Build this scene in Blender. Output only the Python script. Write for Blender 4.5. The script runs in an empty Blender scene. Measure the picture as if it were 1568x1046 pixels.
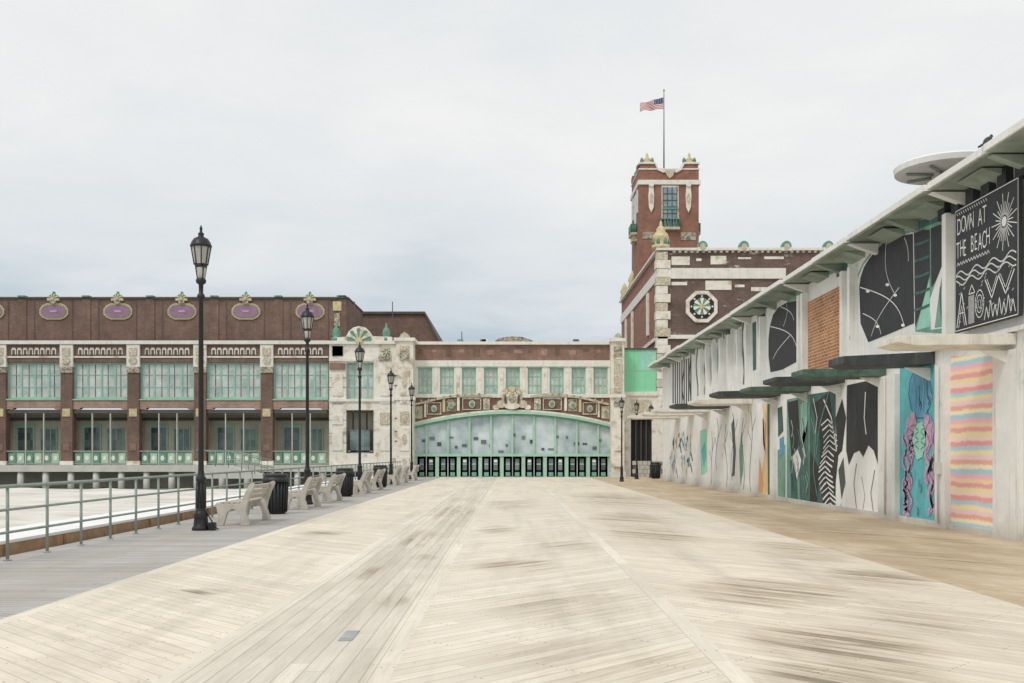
import bpy, math, random
from mathutils import Vector, Matrix, noise
random.seed(7)
F=1524.4; CX=784.0; HY=696.0; H=1.5
def fx(x,D): return (x-CX)*D/F
def fz(y,D): return H+(HY-y)*D/F
scene=bpy.context.scene
# ---------------------------------------------------------------- materials
def s2l(c):
    return tuple(((v/255)/12.92 if v/255<=0.04045 else ((v/255+0.055)/1.055)**2.4) for v in c)
class NT:
    def __init__(s,name):
        s.m=bpy.data.materials.new(name); s.m.use_nodes=True
        s.t=s.m.node_tree; s.n=s.t.nodes; s.l=s.t.links
        s.b=s.n['Principled BSDF']
    def new(s,typ,**k):
        n=s.n.new(typ)
        for a,b in k.items(): setattr(n,a,b)
        return n
    def inp(s,sock,v):
        if isinstance(v,bpy.types.NodeSocket): s.l.new(v,sock)
        elif isinstance(v,(tuple,list)) and len(v)==3 and sock.type=='RGBA': sock.default_value=(*v,1)
        else: sock.default_value=v
    def math(s,op,a,b=0.0,c=None,clamp=False):
        n=s.new('ShaderNodeMath',operation=op); n.use_clamp=clamp
        s.inp(n.inputs[0],a); s.inp(n.inputs[1],b)
        if c is not None: s.inp(n.inputs[2],c)
        return n.outputs[0]
    def mix(s,f,a,b,mode='MIX'):
        n=s.new('ShaderNodeMix',data_type='RGBA',blend_type=mode)
        s.inp(n.inputs[0],f); s.inp(n.inputs[6],a); s.inp(n.inputs[7],b)
        return n.outputs[2]
    def pos(s): return s.new('ShaderNodeNewGeometry').outputs['Position']
    def mapping(s,v,scale=(1,1,1),rot=(0,0,0),loc=(0,0,0)):
        n=s.new('ShaderNodeMapping'); s.l.new(v,n.inputs[0])
        n.inputs['Scale'].default_value=scale; n.inputs['Rotation'].default_value=rot; n.inputs['Location'].default_value=loc
        return n.outputs[0]
    def noise(s,v,scale,detail=4,rough=0.6):
        n=s.new('ShaderNodeTexNoise'); s.l.new(v,n.inputs['Vector'])
        n.inputs['Scale'].default_value=scale; n.inputs['Detail'].default_value=detail; n.inputs['Roughness'].default_value=rough
        return n.outputs['Fac']
    def rng(s,v,a,b,c=0.0,d=1.0):
        n=s.new('ShaderNodeMapRange'); s.inp(n.inputs[0],v)
        for i,q in enumerate((a,b,c,d)): n.inputs[i+1].default_value=q
        return n.outputs[0]
    def ramp(s,f,stops,interp='LINEAR'):
        n=s.new('ShaderNodeValToRGB'); s.inp(n.inputs[0],f); cr=n.color_ramp; cr.interpolation=interp
        while len(cr.elements)<len(stops): cr.elements.new(0.5)
        for e,(p,c) in zip(cr.elements,stops): e.position=p; e.color=(*c,1)
        return n.outputs[0]
    def fin(s,col,rough=0.8,bump=None,bs=0.3,bd=0.02,metal=0.0):
        s.inp(s.b.inputs['Base Color'],col); s.inp(s.b.inputs['Roughness'],rough); s.b.inputs['Metallic'].default_value=metal
        if bump is not None:
            n=s.new('ShaderNodeBump'); n.inputs['Strength'].default_value=bs; n.inputs['Distance'].default_value=bd
            s.l.new(bump,n.inputs['Height']); s.l.new(n.outputs[0],s.b.inputs['Normal'])
        return s.m

def paint(name,rgb,var=0.12,scale=3.0,streak=0.3,rough=0.75,dirt=(0.10,0.085,0.06),metal=0.0):
    m=NT(name); p=m.pos(); c=s2l(rgb)
    a=m.noise(p,scale,5); a=m.rng(a,0.3,0.7)
    dark=tuple(v*(1-var*1.6) for v in c); light=tuple(min(1,v*(1+var*0.6)) for v in c)
    col=m.mix(a,dark,light)
    st=m.noise(m.mapping(p,(5,5,0.5)),1.0,6,0.7)
    st=m.math('MULTIPLY',m.rng(st,0.54,0.78),streak,clamp=True)
    col=m.mix(st,col,dirt)
    return m.fin(col,rough,m.noise(p,scale*6,4),0.15,0.01,metal)
def mottled(name,cols,scale=2.5,rough=0.7,soot=0.3):
    m=NT(name); p=m.pos()
    a=m.noise(p,scale,3,0.6)
    n=len(cols); lo,hi=0.32,0.68
    col=m.ramp(a,[(lo+(hi-lo)*i/(n-1),s2l(c)) for i,c in enumerate(cols)])
    st=m.rng(m.noise(m.mapping(p,(3,3,0.6)),1.2,5),0.55,0.8,0,soot)
    col=m.mix(st,col,(0.16,0.12,0.09))
    return m.fin(col,rough,m.noise(p,scale*3,4),0.4,0.05)
def brick(name,c1,c2,mortar,bw=0.22,bh=0.075,streak=0.3,patch=None,lo=0.78,ms=0.008):
    m=NT(name); p=m.pos()
    sp=m.new('ShaderNodeSeparateXYZ'); m.l.new(p,sp.inputs[0])
    u=m.math('ADD',sp.outputs[0],sp.outputs[1])
    cb=m.new('ShaderNodeCombineXYZ'); m.l.new(u,cb.inputs[0]); m.l.new(sp.outputs[2],cb.inputs[1])
    b=m.new('ShaderNodeTexBrick'); m.l.new(cb.outputs[0],b.inputs['Vector'])
    b.inputs['Color1'].default_value=(*s2l(c1),1); b.inputs['Color2'].default_value=(*s2l(c2),1); b.inputs['Mortar'].default_value=(*s2l(mortar),1)
    b.inputs['Scale'].default_value=1; b.inputs['Brick Width'].default_value=bw; b.inputs['Row Height'].default_value=bh; b.inputs['Mortar Size'].default_value=ms
    a=m.rng(m.noise(p,0.9,6,0.7),0.35,0.65,lo,1.22)
    n=m.new('ShaderNodeVectorMath',operation='SCALE'); m.l.new(b.outputs[0],n.inputs[0]); m.l.new(a,n.inputs['Scale'])
    col=n.outputs[0]
    st=m.rng(m.noise(m.mapping(p,(2.5,2.5,0.35)),1.0,6,0.7),0.5,0.75,0,streak)
    col=m.mix(st,col,(0.07,0.055,0.05))
    st2=m.rng(m.noise(m.mapping(p,(3.5,3.5,0.5),loc=(9,4,1)),1.0,6,0.75),0.60,0.75,0,0.35)
    col=m.mix(st2,col,s2l((190,176,164)))
    if patch:
        pt=m.rng(m.noise(m.mapping(p,(0.5,0.5,1.6),loc=(3,1,2)),1.0,6,0.75),0.58,0.64)
        col=m.mix(pt,col,s2l(patch))
    return m.fin(col,0.85)
def glassm(name,c1,c2,cw=0.5,ch=0.5,rough=0.15,wn=0.5,ns=0.6,refl_tint=None):
    m=NT(name); p=m.pos(); sp=m.new('ShaderNodeSeparateXYZ'); m.l.new(p,sp.inputs[0])
    u=m.math('FLOOR',m.math('DIVIDE',m.math('ADD',sp.outputs[0],sp.outputs[1]),cw)); v=m.math('FLOOR',m.math('DIVIDE',sp.outputs[2],ch))
    cb=m.new('ShaderNodeCombineXYZ'); m.l.new(u,cb.inputs[0]); m.l.new(v,cb.inputs[1])
    w=m.new('ShaderNodeTexWhiteNoise',noise_dimensions='2D'); m.l.new(cb.outputs[0],w.inputs[0])
    n=m.noise(p,ns,4)
    f=m.math('ADD',m.math('MULTIPLY',w.outputs[0],wn),m.rng(n,0.35,0.65,0,1-wn))
    col=m.mix(f,s2l(c1),s2l(c2))  # pale and dark pane tones put reflected sky brightness into the base colour
    if refl_tint:
        k=m.math('GREATER_THAN',w.outputs[0],0.80)
        col=m.mix(m.math('MULTIPLY',k,0.45),col,s2l(refl_tint))  # pinkish reflection painted as a tint on some panes
    m.b.inputs['Specular IOR Level'].default_value=0.8
    return m.fin(col,rough)

def planks(name,base,dark,angle,pw=0.14,stain=0.5,gapc=(0.24,0.20,0.15),var=0.10,blotch=None,thr=0.62,gap=0.06,nails=True,patches=(),gapm=0.5,wear=0.35):
    m=NT(name); p=m.pos()
    r=m.mapping(p,(1,1,1),(0,0,angle)); sp=m.new('ShaderNodeSeparateXYZ'); m.l.new(r,sp.inputs[0])
    u,v=sp.outputs[0],sp.outputs[1]     # planks run along v
    up=m.math('DIVIDE',u,pw); idx=m.math('FLOOR',up); fr=m.math('FRACT',up)
    wn=m.new('ShaderNodeTexWhiteNoise',noise_dimensions='1D'); m.l.new(idx,wn.inputs['W'])
    vl=m.math('ADD',m.math('DIVIDE',v,3.2),m.math('MULTIPLY',wn.outputs[0],7.3)); vi=m.math('FLOOR',vl); vf=m.math('FRACT',vl)
    cb=m.new('ShaderNodeCombineXYZ'); m.l.new(idx,cb.inputs[0]); m.l.new(vi,cb.inputs[1])
    w2=m.new('ShaderNodeTexWhiteNoise',noise_dimensions='2D'); m.l.new(cb.outputs[0],w2.inputs[0])
    rnd=w2.outputs[0]
    c=s2l(base); d=s2l(dark)
    lo=tuple(x*(1-var) for x in c); hi=tuple(min(1,x*(1+var*0.7)) for x in c)
    col=m.mix(rnd,lo,hi)
    # fine grain
    cv=m.new('ShaderNodeCombineXYZ'); m.l.new(m.math('MULTIPLY',u,34),cv.inputs[0]); m.l.new(m.math('MULTIPLY',v,1.6),cv.inputs[1]); m.l.new(m.math('MULTIPLY',idx,3.7),cv.inputs[2])
    g=m.noise(cv.outputs[0],1.0,5,0.65); col=m.mix(m.rng(g,0.45,0.75,0,0.45),col,d)
    # large wear
    big=m.noise(p,0.5,7,0.68); col=m.mix(m.rng(big,0.45,0.66,0,wear),col,tuple(0.7*b+0.3*a for a,b in zip(c,d)))
    tw_=m.noise(m.mapping(p,(1.4,0.13,1),loc=(2,5,0)),1.0,5,0.65); col=m.mix(m.rng(tw_,0.48,0.68,0,wear*1.1),col,s2l((174,163,147)))
    if blotch:
        bl=m.noise(m.mapping(p,(0.9,0.3,1)),1.0,7,0.7); col=m.mix(m.rng(bl,0.40,0.60,0,0.8),col,s2l(blotch))
    # streak stains following planks
    sv=m.new('ShaderNodeCombineXYZ'); m.l.new(m.math('MULTIPLY',u,9.0),sv.inputs[0]); m.l.new(m.math('MULTIPLY',v,0.9),sv.inputs[1]); m.l.new(m.math('MULTIPLY',idx,1.9),sv.inputs[2])
    s=m.noise(sv.outputs[0],1.0,6,0.7)
    mask=m.noise(m.mapping(p,(0.35,0.35,1),loc=(4.3,1.7,0)),1.0,3)
    sc=m.math('ADD',s,m.math('MULTIPLY',m.math('SUBTRACT',mask,0.5),0.7))
    soft=m.math('MULTIPLY',m.rng(sc,thr-0.14,thr+0.06),0.38,clamp=True)
    col=m.mix(soft,col,s2l((150,132,106)))
    col=m.mix(m.math('MULTIPLY',m.rng(sc,thr,thr+0.14),stain,clamp=True),col,(0.13,0.10,0.07))
    if patches:
        sx=m.new('ShaderNodeSeparateXYZ'); m.l.new(p,sx.inputs[0]); tot=None
        for (x,y,rx,ry,k) in patches:
            a=m.math('POWER',m.math('DIVIDE',m.math('SUBTRACT',sx.outputs[0],x),rx*1.25),2.0); b=m.math('POWER',m.math('DIVIDE',m.math('SUBTRACT',sx.outputs[1],y),ry*1.25),2.0)
            gq=m.math('MULTIPLY',m.math('SUBTRACT',1.0,m.math('ADD',a,b),clamp=True),k)
            tot=gq if tot is None else m.math('MAXIMUM',tot,gq)
        # streaks thinner than a board, fed by per-board absorbency
        fv=m.new('ShaderNodeCombineXYZ'); m.l.new(m.math('MULTIPLY',u,26.0),fv.inputs[0]); m.l.new(m.math('MULTIPLY',v,1.5),fv.inputs[1])
        fs_=m.noise(fv.outputs[0],1.0,6,0.7)
        pk=m.math('ADD',m.math('ADD',m.math('MULTIPLY',m.math('POWER',wn.outputs[0],1.8),0.8),m.math('MULTIPLY',m.math('SUBTRACT',s,0.5),2.4)),m.math('MULTIPLY',m.math('SUBTRACT',fs_,0.42),1.6))
        f=m.math('MULTIPLY',tot,pk,clamp=True)
        col=m.mix(m.rng(tot,0.0,1.0,0,0.30),col,s2l((186,168,140)))
        col=m.mix(m.rng(f,0.05,0.45,0,0.55),col,s2l((142,122,94)))
        col=m.mix(m.rng(f,0.35,0.95,0,0.85),col,(0.10,0.08,0.055))
    e=m.math('LESS_THAN',fr,gap); e2=m.math('LESS_THAN',vf,0.0028)
    ee=m.math('MAXIMUM',e,e2); col=m.mix(m.math('MULTIPLY',ee,gapm),col,gapc)
    if nails:
        a=m.math('LESS_THAN',m.math('ABSOLUTE',m.math('SUBTRACT',m.math('ABSOLUTE',m.math('SUBTRACT',fr,0.52)),0.28)),0.05)
        vj=m.math('FRACT',m.math('DIVIDE',v,0.61)); b=m.math('LESS_THAN',m.math('ABSOLUTE',m.math('SUBTRACT',vj,0.5)),0.014)
        k=m.math('GREATER_THAN',m.noise(m.mapping(p,(1,1,1)),2.3,2),0.5)
        col=m.mix(m.math('MULTIPLY',m.math('MULTIPLY',a,b),m.math('MULTIPLY',k,0.8)),col,(0.06,0.045,0.035))
    h=m.math('SUBTRACT',m.math('MULTIPLY',g,0.15),ee)
    return m.fin(col,m.rng(big,0.4,0.7,0.72,0.5),h,0.2,0.008)

M={}
M['cream']=mottled('cream_terracotta',[(190,176,152),(226,220,206),(236,232,222),(222,214,198)],1.4)
M['white']=paint('white_stone',(232,229,220),0.08,2,0.3)
M['orn']=mottled('ornate_terracotta',[(128,160,138),(214,208,190),(176,156,128),(230,226,210),(150,134,112)],4.5)
M['orn2']=mottled('ornate_green_brown',[(96,128,110),(138,112,98),(196,194,172),(128,98,88),(150,176,156)],3.0)
M['bdark']=brick('brown_brick',(122,96,84),(106,83,74),(132,114,102),streak=0.35)
M['bred']=brick('red_brick',(142,108,94),(124,95,83),(156,136,122),streak=0.25)
M['btower']=brick('tower_brick',(150,102,84),(134,90,76),(158,128,112),streak=0.15)
M['btheat']=brick('theatre_brick',(108,88,80),(94,78,71),(122,106,96),streak=0.25,patch=(200,192,186))
M['btan']=brick('tan_brick',(186,128,86),(150,98,64),(206,178,146),bw=0.26,bh=0.09,streak=0.2,ms=0.012)
M['spandrel']=brick('spandrel_brick',(168,132,116),(148,116,102),(196,180,166),bw=0.3,bh=0.1,streak=0.2)
M['green']=paint('green_paint',(160,200,178),0.12,2,0.12,0.5)
M['greenm']=paint('green_mullion_paint',(122,176,150),0.12,2,0.12,0.5)
M['green2']=paint('green_paint_pale',(172,208,186),0.1,2,0.1,0.5)
M['greend']=paint('verdigris',(108,162,138),0.25,4,0.2,0.55)
M['gpanel']=paint('green_panel_paint',(142,220,176),0.06,1.2,0.08,0.6)
M['glass']=glassm('window_glass',(154,172,166),(224,231,224),0.45,0.6,wn=0.5,ns=1.2,refl_tint=(188,176,172))
M['glassa']=glassm('arcade_glass',(138,160,164),(216,227,230),0.365,0.5,wn=0.16,ns=0.45)
M['glassd']=glassm('dark_glass',(44,56,58),(130,146,144),0.5,0.5)
M['glassb']=glassm('tower_glass',(104,126,142),(156,174,184),0.3,0.4)
M['beige']=paint('beige_render',(204,198,178),0.1,1,0.3)
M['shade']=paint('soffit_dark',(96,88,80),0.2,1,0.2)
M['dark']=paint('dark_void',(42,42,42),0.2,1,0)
M['gold']=paint('gilded_terracotta',(214,200,156),0.2,5,0.2)
M['purple']=paint('purple_tile',(150,122,144),0.15,4,0.2)
M['yellowg']=paint('yellow_glaze',(188,184,140),0.15,5,0.2)
M['conc']=paint('concrete',(214,211,202),0.1,1.5,0.3)
M['concb']=paint('bench_concrete',(196,191,180),0.14,5,0.35)
M['iron']=paint('black_iron',(26,28,30),0.2,8,0.0,0.45)
M['lampg']=paint('frosted_lamp_glass',(176,176,168),0.08,5,0.1,0.25)
M['rail']=paint('rail_green_grey',(150,162,154),0.12,6,0.25,0.45)
M['slat']=paint('bench_slat_wood',(196,190,176),0.15,8,0.2)
M['bin']=paint('bin_plastic_black',(44,46,48),0.2,6,0.0,0.5)
M['fascia']=paint('brown_timber_fascia',(184,150,118),0.2,5,0.3)
M['wtop']=paint('white_ledge',(240,240,240),0.04,1,0.08)
M['roofg']=paint('roof_gravel',(120,114,108),0.15,1,0.1)
def wallpaint():
    m=NT('weathered_white_paint'); p=m.pos(); c=s2l((238,238,234))
    col=m.mix(m.rng(m.noise(p,1.3,6,0.7),0.35,0.65),tuple(v*0.86 for v in c),c)
    st=m.rng(m.noise(m.mapping(p,(6,6,0.35)),1.0,7,0.75),0.56,0.74,0,0.55); col=m.mix(st,col,s2l((150,140,122)))
    r=m.rng(m.noise(m.mapping(p,(3,3,0.8),loc=(5,5,5)),1.0,7,0.8),0.64,0.72,0,0.75); col=m.mix(r,col,s2l((128,92,62)))
    gz=m.rng(m.noise(m.mapping(p,(1.2,1.2,1.2),loc=(1,8,5)),1.0,6,0.75),0.60,0.66,0,0.45); col=m.mix(gz,col,s2l((166,190,176)))
    sp=m.new('ShaderNodeSeparateXYZ'); m.l.new(p,sp.inputs[0])
    z=m.math('ADD',sp.outputs[2],m.math('MULTIPLY',m.noise(p,2.5,5),-0.6)); col=m.mix(m.rng(z,-0.25,0.12,0.5,0),col,s2l((160,148,126)))
    return m.fin(col,0.7,m.noise(p,9,4),0.2,0.01)
M['pw']=wallpaint()
M['pw2']=paint('mural_white',(240,240,237),0.04,3,0.1)
M['pk']=paint('mural_black',(42,44,48),0.25,3,0.15,0.6,(0.14,0.14,0.14))
M['pg']=paint('mural_charcoal',(84,92,92),0.2,3,0.15)
M['pt']=paint('mural_teal',(100,186,194),0.14,3,0.15,0.7,(0.75,0.8,0.8))
M['ptg']=paint('mural_teal_green',(122,168,150),0.22,2,0.4,0.7,(0.6,0.62,0.56))
M['ptd']=paint('mural_deep_teal',(70,108,104),0.25,3,0.3,0.7,(0.4,0.45,0.42))
M['pb']=paint('mural_blue',(100,164,200),0.15,4,0.1)
M['pp']=paint('mural_pink_purple',(206,168,200),0.25,7,0.1)
M['po']=paint('mural_orange',(246,212,160),0.1,3,0.1)
M['mint']=paint('mural_mint',(160,218,198),0.1,3,0)
M['peach']=paint('mural_peach',(242,180,128),0.1,3,0)
M['soff']=paint('soffit_green_paint',(150,164,152),0.3,1.2,0.55,0.7,(0.3,0.28,0.22))
M['awnk']=paint('awning_dark',(66,72,74),0.25,3,0.3,0.7,(0.3,0.3,0.28))
M['awng']=paint('awning_green',(86,110,100),0.35,4,0.5,0.7,(0.36,0.33,0.27))
M['awnw']=paint('awning_white',(230,226,216),0.12,3,0.6,0.7,(0.25,0.16,0.09))
def stripes():
    m=NT('mural_pastel_stripes'); p=m.pos(); sp=m.new('ShaderNodeSeparateXYZ'); m.l.new(p,sp.inputs[0])
    n=m.noise(m.mapping(p,(1,14,34)),1.0,6,0.9)
    n2=m.noise(m.mapping(p,(1,1.6,1.6)),1.0,2)
    z=m.math('ADD',m.math('ADD',m.math('MULTIPLY',sp.outputs[2],0.95),m.math('MULTIPLY',n,0.24)),m.math('MULTIPLY',n2,0.10))
    f=m.math('FRACT',z)
    P=[(236,168,170),(250,214,176),(242,190,200),(176,210,222),(248,236,200),(240,176,160),(244,214,214),(250,230,184),(188,214,222),(238,164,164),(248,220,206),(244,226,176)]
    return m.fin(m.ramp(f,[(i/12,s2l(c)) for i,c in enumerate(P)],'CONSTANT'),0.7)
M['stripe']=stripes()

# ---------------------------------------------------------------- mesh builder
def empty(name,loc=(0,0,0)):
    e=bpy.data.objects.new(name,None); e.location=loc; scene.collection.objects.link(e); return e
class B:
    def __init__(s,name): s.name=name; s.v=[]; s.f=[]; s.mi=[]; s.mats=[]; s.sm=[]
    def add(s,vs,fs,mat,smooth=False):
        if isinstance(mat,str): mat=M[mat]
        if mat not in s.mats: s.mats.append(mat)
        k=s.mats.index(mat); o=len(s.v); s.v+= [tuple(v) for v in vs]
        for f in fs: s.f.append(tuple(i+o for i in f)); s.mi.append(k); s.sm.append(smooth)
    def box(s,x0,x1,y0,y1,z0,z1,mat):
        if x0>x1:x0,x1=x1,x0
        if y0>y1:y0,y1=y1,y0
        if z0>z1:z0,z1=z1,z0
        v=[(x0,y0,z0),(x1,y0,z0),(x1,y1,z0),(x0,y1,z0),(x0,y0,z1),(x1,y0,z1),(x1,y1,z1),(x0,y1,z1)]
        s.add(v,[(0,3,2,1),(4,5,6,7),(0,1,5,4),(1,2,6,5),(2,3,7,6),(3,0,4,7)],mat)
    def pb(s,a,b,c,d,D,out,t,mat):   # facade box: measured in facade units on plane y=D
        s.box(fx(a,D),fx(c,D),D-out,D+t,fz(d,D),fz(b,D),mat)
    def prY(s,pts,y0,y1,mat):
        n=len(pts); v=[(x,y0,z) for x,z in pts]+[(x,y1,z) for x,z in pts]
        s.add(v,[tuple(range(n)),tuple(range(2*n-1,n-1,-1))]+[((i+1)%n,i,i+n,(i+1)%n+n) for i in range(n)],mat)
    def pp(s,pts,D,out,t,mat): s.prY([(fx(x,D),fz(y,D)) for x,y in pts],D-out,D+t,mat)
    def lathe(s,cx,cy,prof,mat,n=16,z0=0,smooth=True):
        v=[];f=[]
        for r,z in prof:
            for i in range(n):
                a=2*math.pi*i/n; v.append((cx+r*math.cos(a),cy+r*math.sin(a),z0+z))
        for j in range(len(prof)-1):
            for i in range(n):
                f.append((j*n+i,j*n+(i+1)%n,(j+1)*n+(i+1)%n,(j+1)*n+i))
        f.append(tuple(range(n-1,-1,-1))); f.append(tuple(range((len(prof)-1)*n,len(prof)*n)))
        s.add(v,f,mat,smooth)
    def tube(s,p0,p1,r,mat,n=8,r1=None):
        p0=Vector(p0);p1=Vector(p1); d=(p1-p0).normalized(); r1=r if r1 is None else r1
        a=d.orthogonal().normalized(); b=d.cross(a); v=[]
        for p,q in((p0,r),(p1,r1)):
            for i in range(n):
                t=2*math.pi*i/n; v.append(p+(a*math.cos(t)+b*math.sin(t))*q)
        s.add(v,[(i,(i+1)%n,n+(i+1)%n,n+i) for i in range(n)]+[tuple(range(n-1,-1,-1)),tuple(range(n,2*n))],mat,True)
    def ell(s,c,r,mat,n=12,m=8,rot=None):
        v=[];f=[]
        for j in range(m+1):
            ph=math.pi*j/m
            for i in range(n):
                a=2*math.pi*i/n; q=Vector((r[0]*math.sin(ph)*math.cos(a),r[1]*math.sin(ph)*math.sin(a),r[2]*math.cos(ph)))
                if rot: q=rot@q
                v.append(Vector(c)+q)
        for j in range(m):
            for i in range(n): f.append((j*n+i,(j+1)*n+i,(j+1)*n+(i+1)%n,j*n+(i+1)%n))
        s.add(v,f,mat,True)
    def done(s,parent=None,bevel=0):
        me=bpy.data.meshes.new(s.name); me.from_pydata(s.v,[],s.f)
        for m in s.mats: me.materials.append(m)
        me.polygons.foreach_set('material_index',s.mi); me.polygons.foreach_set('use_smooth',s.sm); me.update()
        o=bpy.data.objects.new(s.name,me); scene.collection.objects.link(o)
        if parent: o.parent=parent
        if bevel:
            b=o.modifiers.new('bev','BEVEL'); b.width=bevel; b.segments=2; b.limit_method='ANGLE'
        return o
def ellpts(cx,cy,rx,ry,n=20,a0=0,a1=2*math.pi):
    return [(cx+rx*math.cos(a0+(a1-a0)*i/n),cy-ry*math.sin(a0+(a1-a0)*i/n)) for i in range(n+(0 if a1-a0>6.2 else 1))]
def shell(b,cx,cy,r,D,out,m1='orn',m2='greend',full=False):
    n=14 if full else 9; A=2*math.pi if full else math.pi
    for i in range(n):
        a0=A*i/n;a1=A*(i+1)/n; rr=r*(1 if i%2 else 0.93)
        b.pp([(cx,cy),(cx+rr*math.cos(a0),cy-rr*math.sin(a0)),(cx+r*1.03*math.cos((a0+a1)/2),cy-r*1.03*math.sin((a0+a1)/2)),(cx+rr*math.cos(a1),cy-rr*math.sin(a1))],D,out+(0.05 if i%2 else 0),0.15,m1 if i%2 else m2)
    b.pp(ellpts(cx,cy,r*0.3,r*0.3,10),D,out+0.1,0.1,'gold')
def grid(b,g,x0,y0,x1,y1,nx,ny,D,inset,fr,gl,fw=1.6,mw=0.8):
    g.pb(x0,y0,x1,y1,D,-inset-0.06,inset+0.1,gl)
    for (a,c,d,e) in((x0,y0,x0+fw,y1),(x1-fw,y0,x1,y1),(x0+fw,y0,x1-fw,y0+fw),(x0+fw,y1-fw,x1-fw,y1)):
        b.pb(a,c,d,e,D,-inset,inset+0.05,fr)
    for i in range(1,nx):
        x=x0+(x1-x0)*i/nx; b.pb(x-mw/2,y0+fw,x+mw/2,y1-fw,D,-inset-0.01,inset+0.05,fr)
    for j in range(1,ny):
        y=y0+(y1-y0)*j/ny; b.pb(x0+fw,y-mw/2,x1-fw,y+mw/2,D,-inset-0.02,inset+0.05,fr)

# ---------------------------------------------------------------- ground, beach, sea
b=B('ground'); b.add([(-3000,-3000,-0.9),(3000,-3000,-0.9),(3000,3000,-0.9),(-3000,3000,-0.9)],[(0,1,2,3)],paint('ground_sand_far',(206,200,184),0.08,0.3,0)); b.done()
def sandm():
    m=NT('beach_sand'); p=m.pos(); a=m.noise(p,0.5,6,0.65); c=m.noise(p,14,4,0.7)
    col=m.mix(m.rng(a,0.35,0.65),s2l((206,202,193)),s2l((230,227,220))); col=m.mix(m.rng(c,0.5,0.8,0,0.25),col,s2l((180,172,158)))
    w=m.rng(m.noise(m.mapping(p,(0.25,1.2,1)),1.0,6,0.7),0.50,0.64,0,0.5); col=m.mix(w,col,s2l((172,165,152)))
    return m.fin(col,0.95,m.noise(p,3,6,0.7),0.5,0.08)
M['sand']=sandm()
b=B('beach_sand'); nx,ny=60,80; vs=[];fs=[]
for j in range(ny+1):
    for i in range(nx+1):
        x=-8.95-i*1.0; y=-30+j*1.0
        z=0.02+0.14*noise.noise((x*0.35,y*0.35,0))+0.07*noise.noise((x*1.3,y*1.3,3))
        z-=max(0,(y-43))*0.16; z-=max(0,(-x-50))*0.1
        vs.append((x,y,z))
for j in range(ny):
    for i in range(nx):
        a=j*(nx+1)+i; fs.append((a,a+nx+1,a+nx+2,a+1))
b.add(vs,fs,'sand',True); b.done()
m=NT('sea_water'); p=m.pos(); m.b.inputs['IOR'].default_value=1.33
seam=m.fin(m.mix(m.noise(p,0.4,5),s2l((84,98,100)),s2l((128,138,136))),0.18,m.noise(m.mapping(p,(1,2.5,1)),1.2,6,0.6),0.8,0.15)
b=B('sea'); b.add([(-2500,-2500,-0.72),(-9,-2500,-0.72),(-9,2500,-0.72),(-2500,2500,-0.72)],[(0,1,2,3)],seam); b.done()
# ---------------------------------------------------------------- boardwalk
W45=math.radians(45)
wa=planks('deck_planks_pale_a',(232,223,206),(190,174,146),-W45,stain=0.5,thr=0.76,patches=((-3.3,10.9,0.45,0.25,0.8),(-3.6,19,0.5,0.5,0.6)))
wb=planks('deck_planks_pale_b',(232,224,207),(190,174,146),W45,stain=0.5,thr=0.74,patches=((0.05,13.5,0.6,0.75,0.8),(0.45,9.9,0.8,1.0,0.45),(0.6,7.3,0.9,0.9,0.4),(0.9,16.5,0.5,0.9,0.55),(-0.3,20,0.4,1.2,0.5),(0.0,30,0.8,3,0.5)))
wa2=planks('deck_planks_pale_c',(231,222,204),(188,170,140),-W45,stain=0.6,thr=0.72,patches=((2.75,10.9,0.75,1.1,0.9),(2.6,7.9,0.7,0.8,1.05),(2.35,6.8,0.6,0.5,1.05),(2.6,18.5,0.8,2.2,0.75),(2.8,23,0.9,3,0.7),(4.5,12.2,0.55,0.9,0.9),(4.5,15.5,0.6,1.6,0.7),(3.6,9.0,0.5,0.7,0.45),(3.5,33,1.4,6,0.6)))
wc=planks('deck_planks_strip',(224,217,203),(182,172,154),0,pw=0.145,stain=0.5,thr=0.74,var=0.10,nails=False,gap=0.07,gapm=0.5,wear=0.5,patches=((-1.25,10.2,0.2,0.4,0.5),(-1.8,12.6,0.18,0.7,0.5),(-1.3,14.5,0.2,0.5,0.6),(-1.6,18,0.4,2.0,0.5),(-1.5,26,0.5,4,0.55)))
wd=planks('deck_planks_border',(231,224,208),(196,182,158),0,pw=0.16,stain=0.3,thr=0.8,gapm=0.35)
we=planks('deck_planks_brown',(216,201,174),(166,142,110),-W45,stain=0.6,thr=0.68,blotch=(182,158,126),patches=((6,14,0.8,1.8,0.7),(6.5,20,1.2,3,0.8),(7.4,17,0.8,2,0.6),(5.8,28,0.6,4,0.8),(7.5,34,0.8,5,0.7)))
wg=planks('deck_planks_grey',(186,184,179),(134,131,126),W45*2,stain=0.6,thr=0.70,gapc=(0.07,0.07,0.065),nails=False,gap=0.10,gapm=0.7,wear=0.45,var=0.16)
bw=empty('boardwalk')
def deck(nm,x0,x1,mat,y0=-20,y1=66.0,z=0.0,th=0.25):
    q=B(nm); q.box(x0,x1,y0,y1,z-th,z,mat); return q.done(bw)
deck('deck_grey',-7.45,-4.66,wg,z=0.0)
deck('deck_border_left',-4.66,-4.50,wd)
deck('deck_left',-4.50,-2.36,wa)
deck('deck_border_a',-2.36,-2.20,wd)
deck('deck_strip',-2.20,-0.98,wc)
deck('deck_border_b',-0.98,-0.82,wd)
deck('deck_centre',-0.82,1.44,wb)
deck('deck_border_c',1.44,1.60,wd)
deck('deck_right',1.60,5.04,wa2)
deck('deck_border_d',5.04,5.20,we)
deck('deck_brown',5.20,8.80,we)
q=B('deck_far'); q.box(8.80,14,58.2,66.0,-0.25,0,we); q.done(bw)
q=B('joist_substructure')
for y in range(-18,66,4): q.box(-7.3,8.6,y,y+0.2,-0.85,-0.252,'fascia')
q.done(bw)
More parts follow.
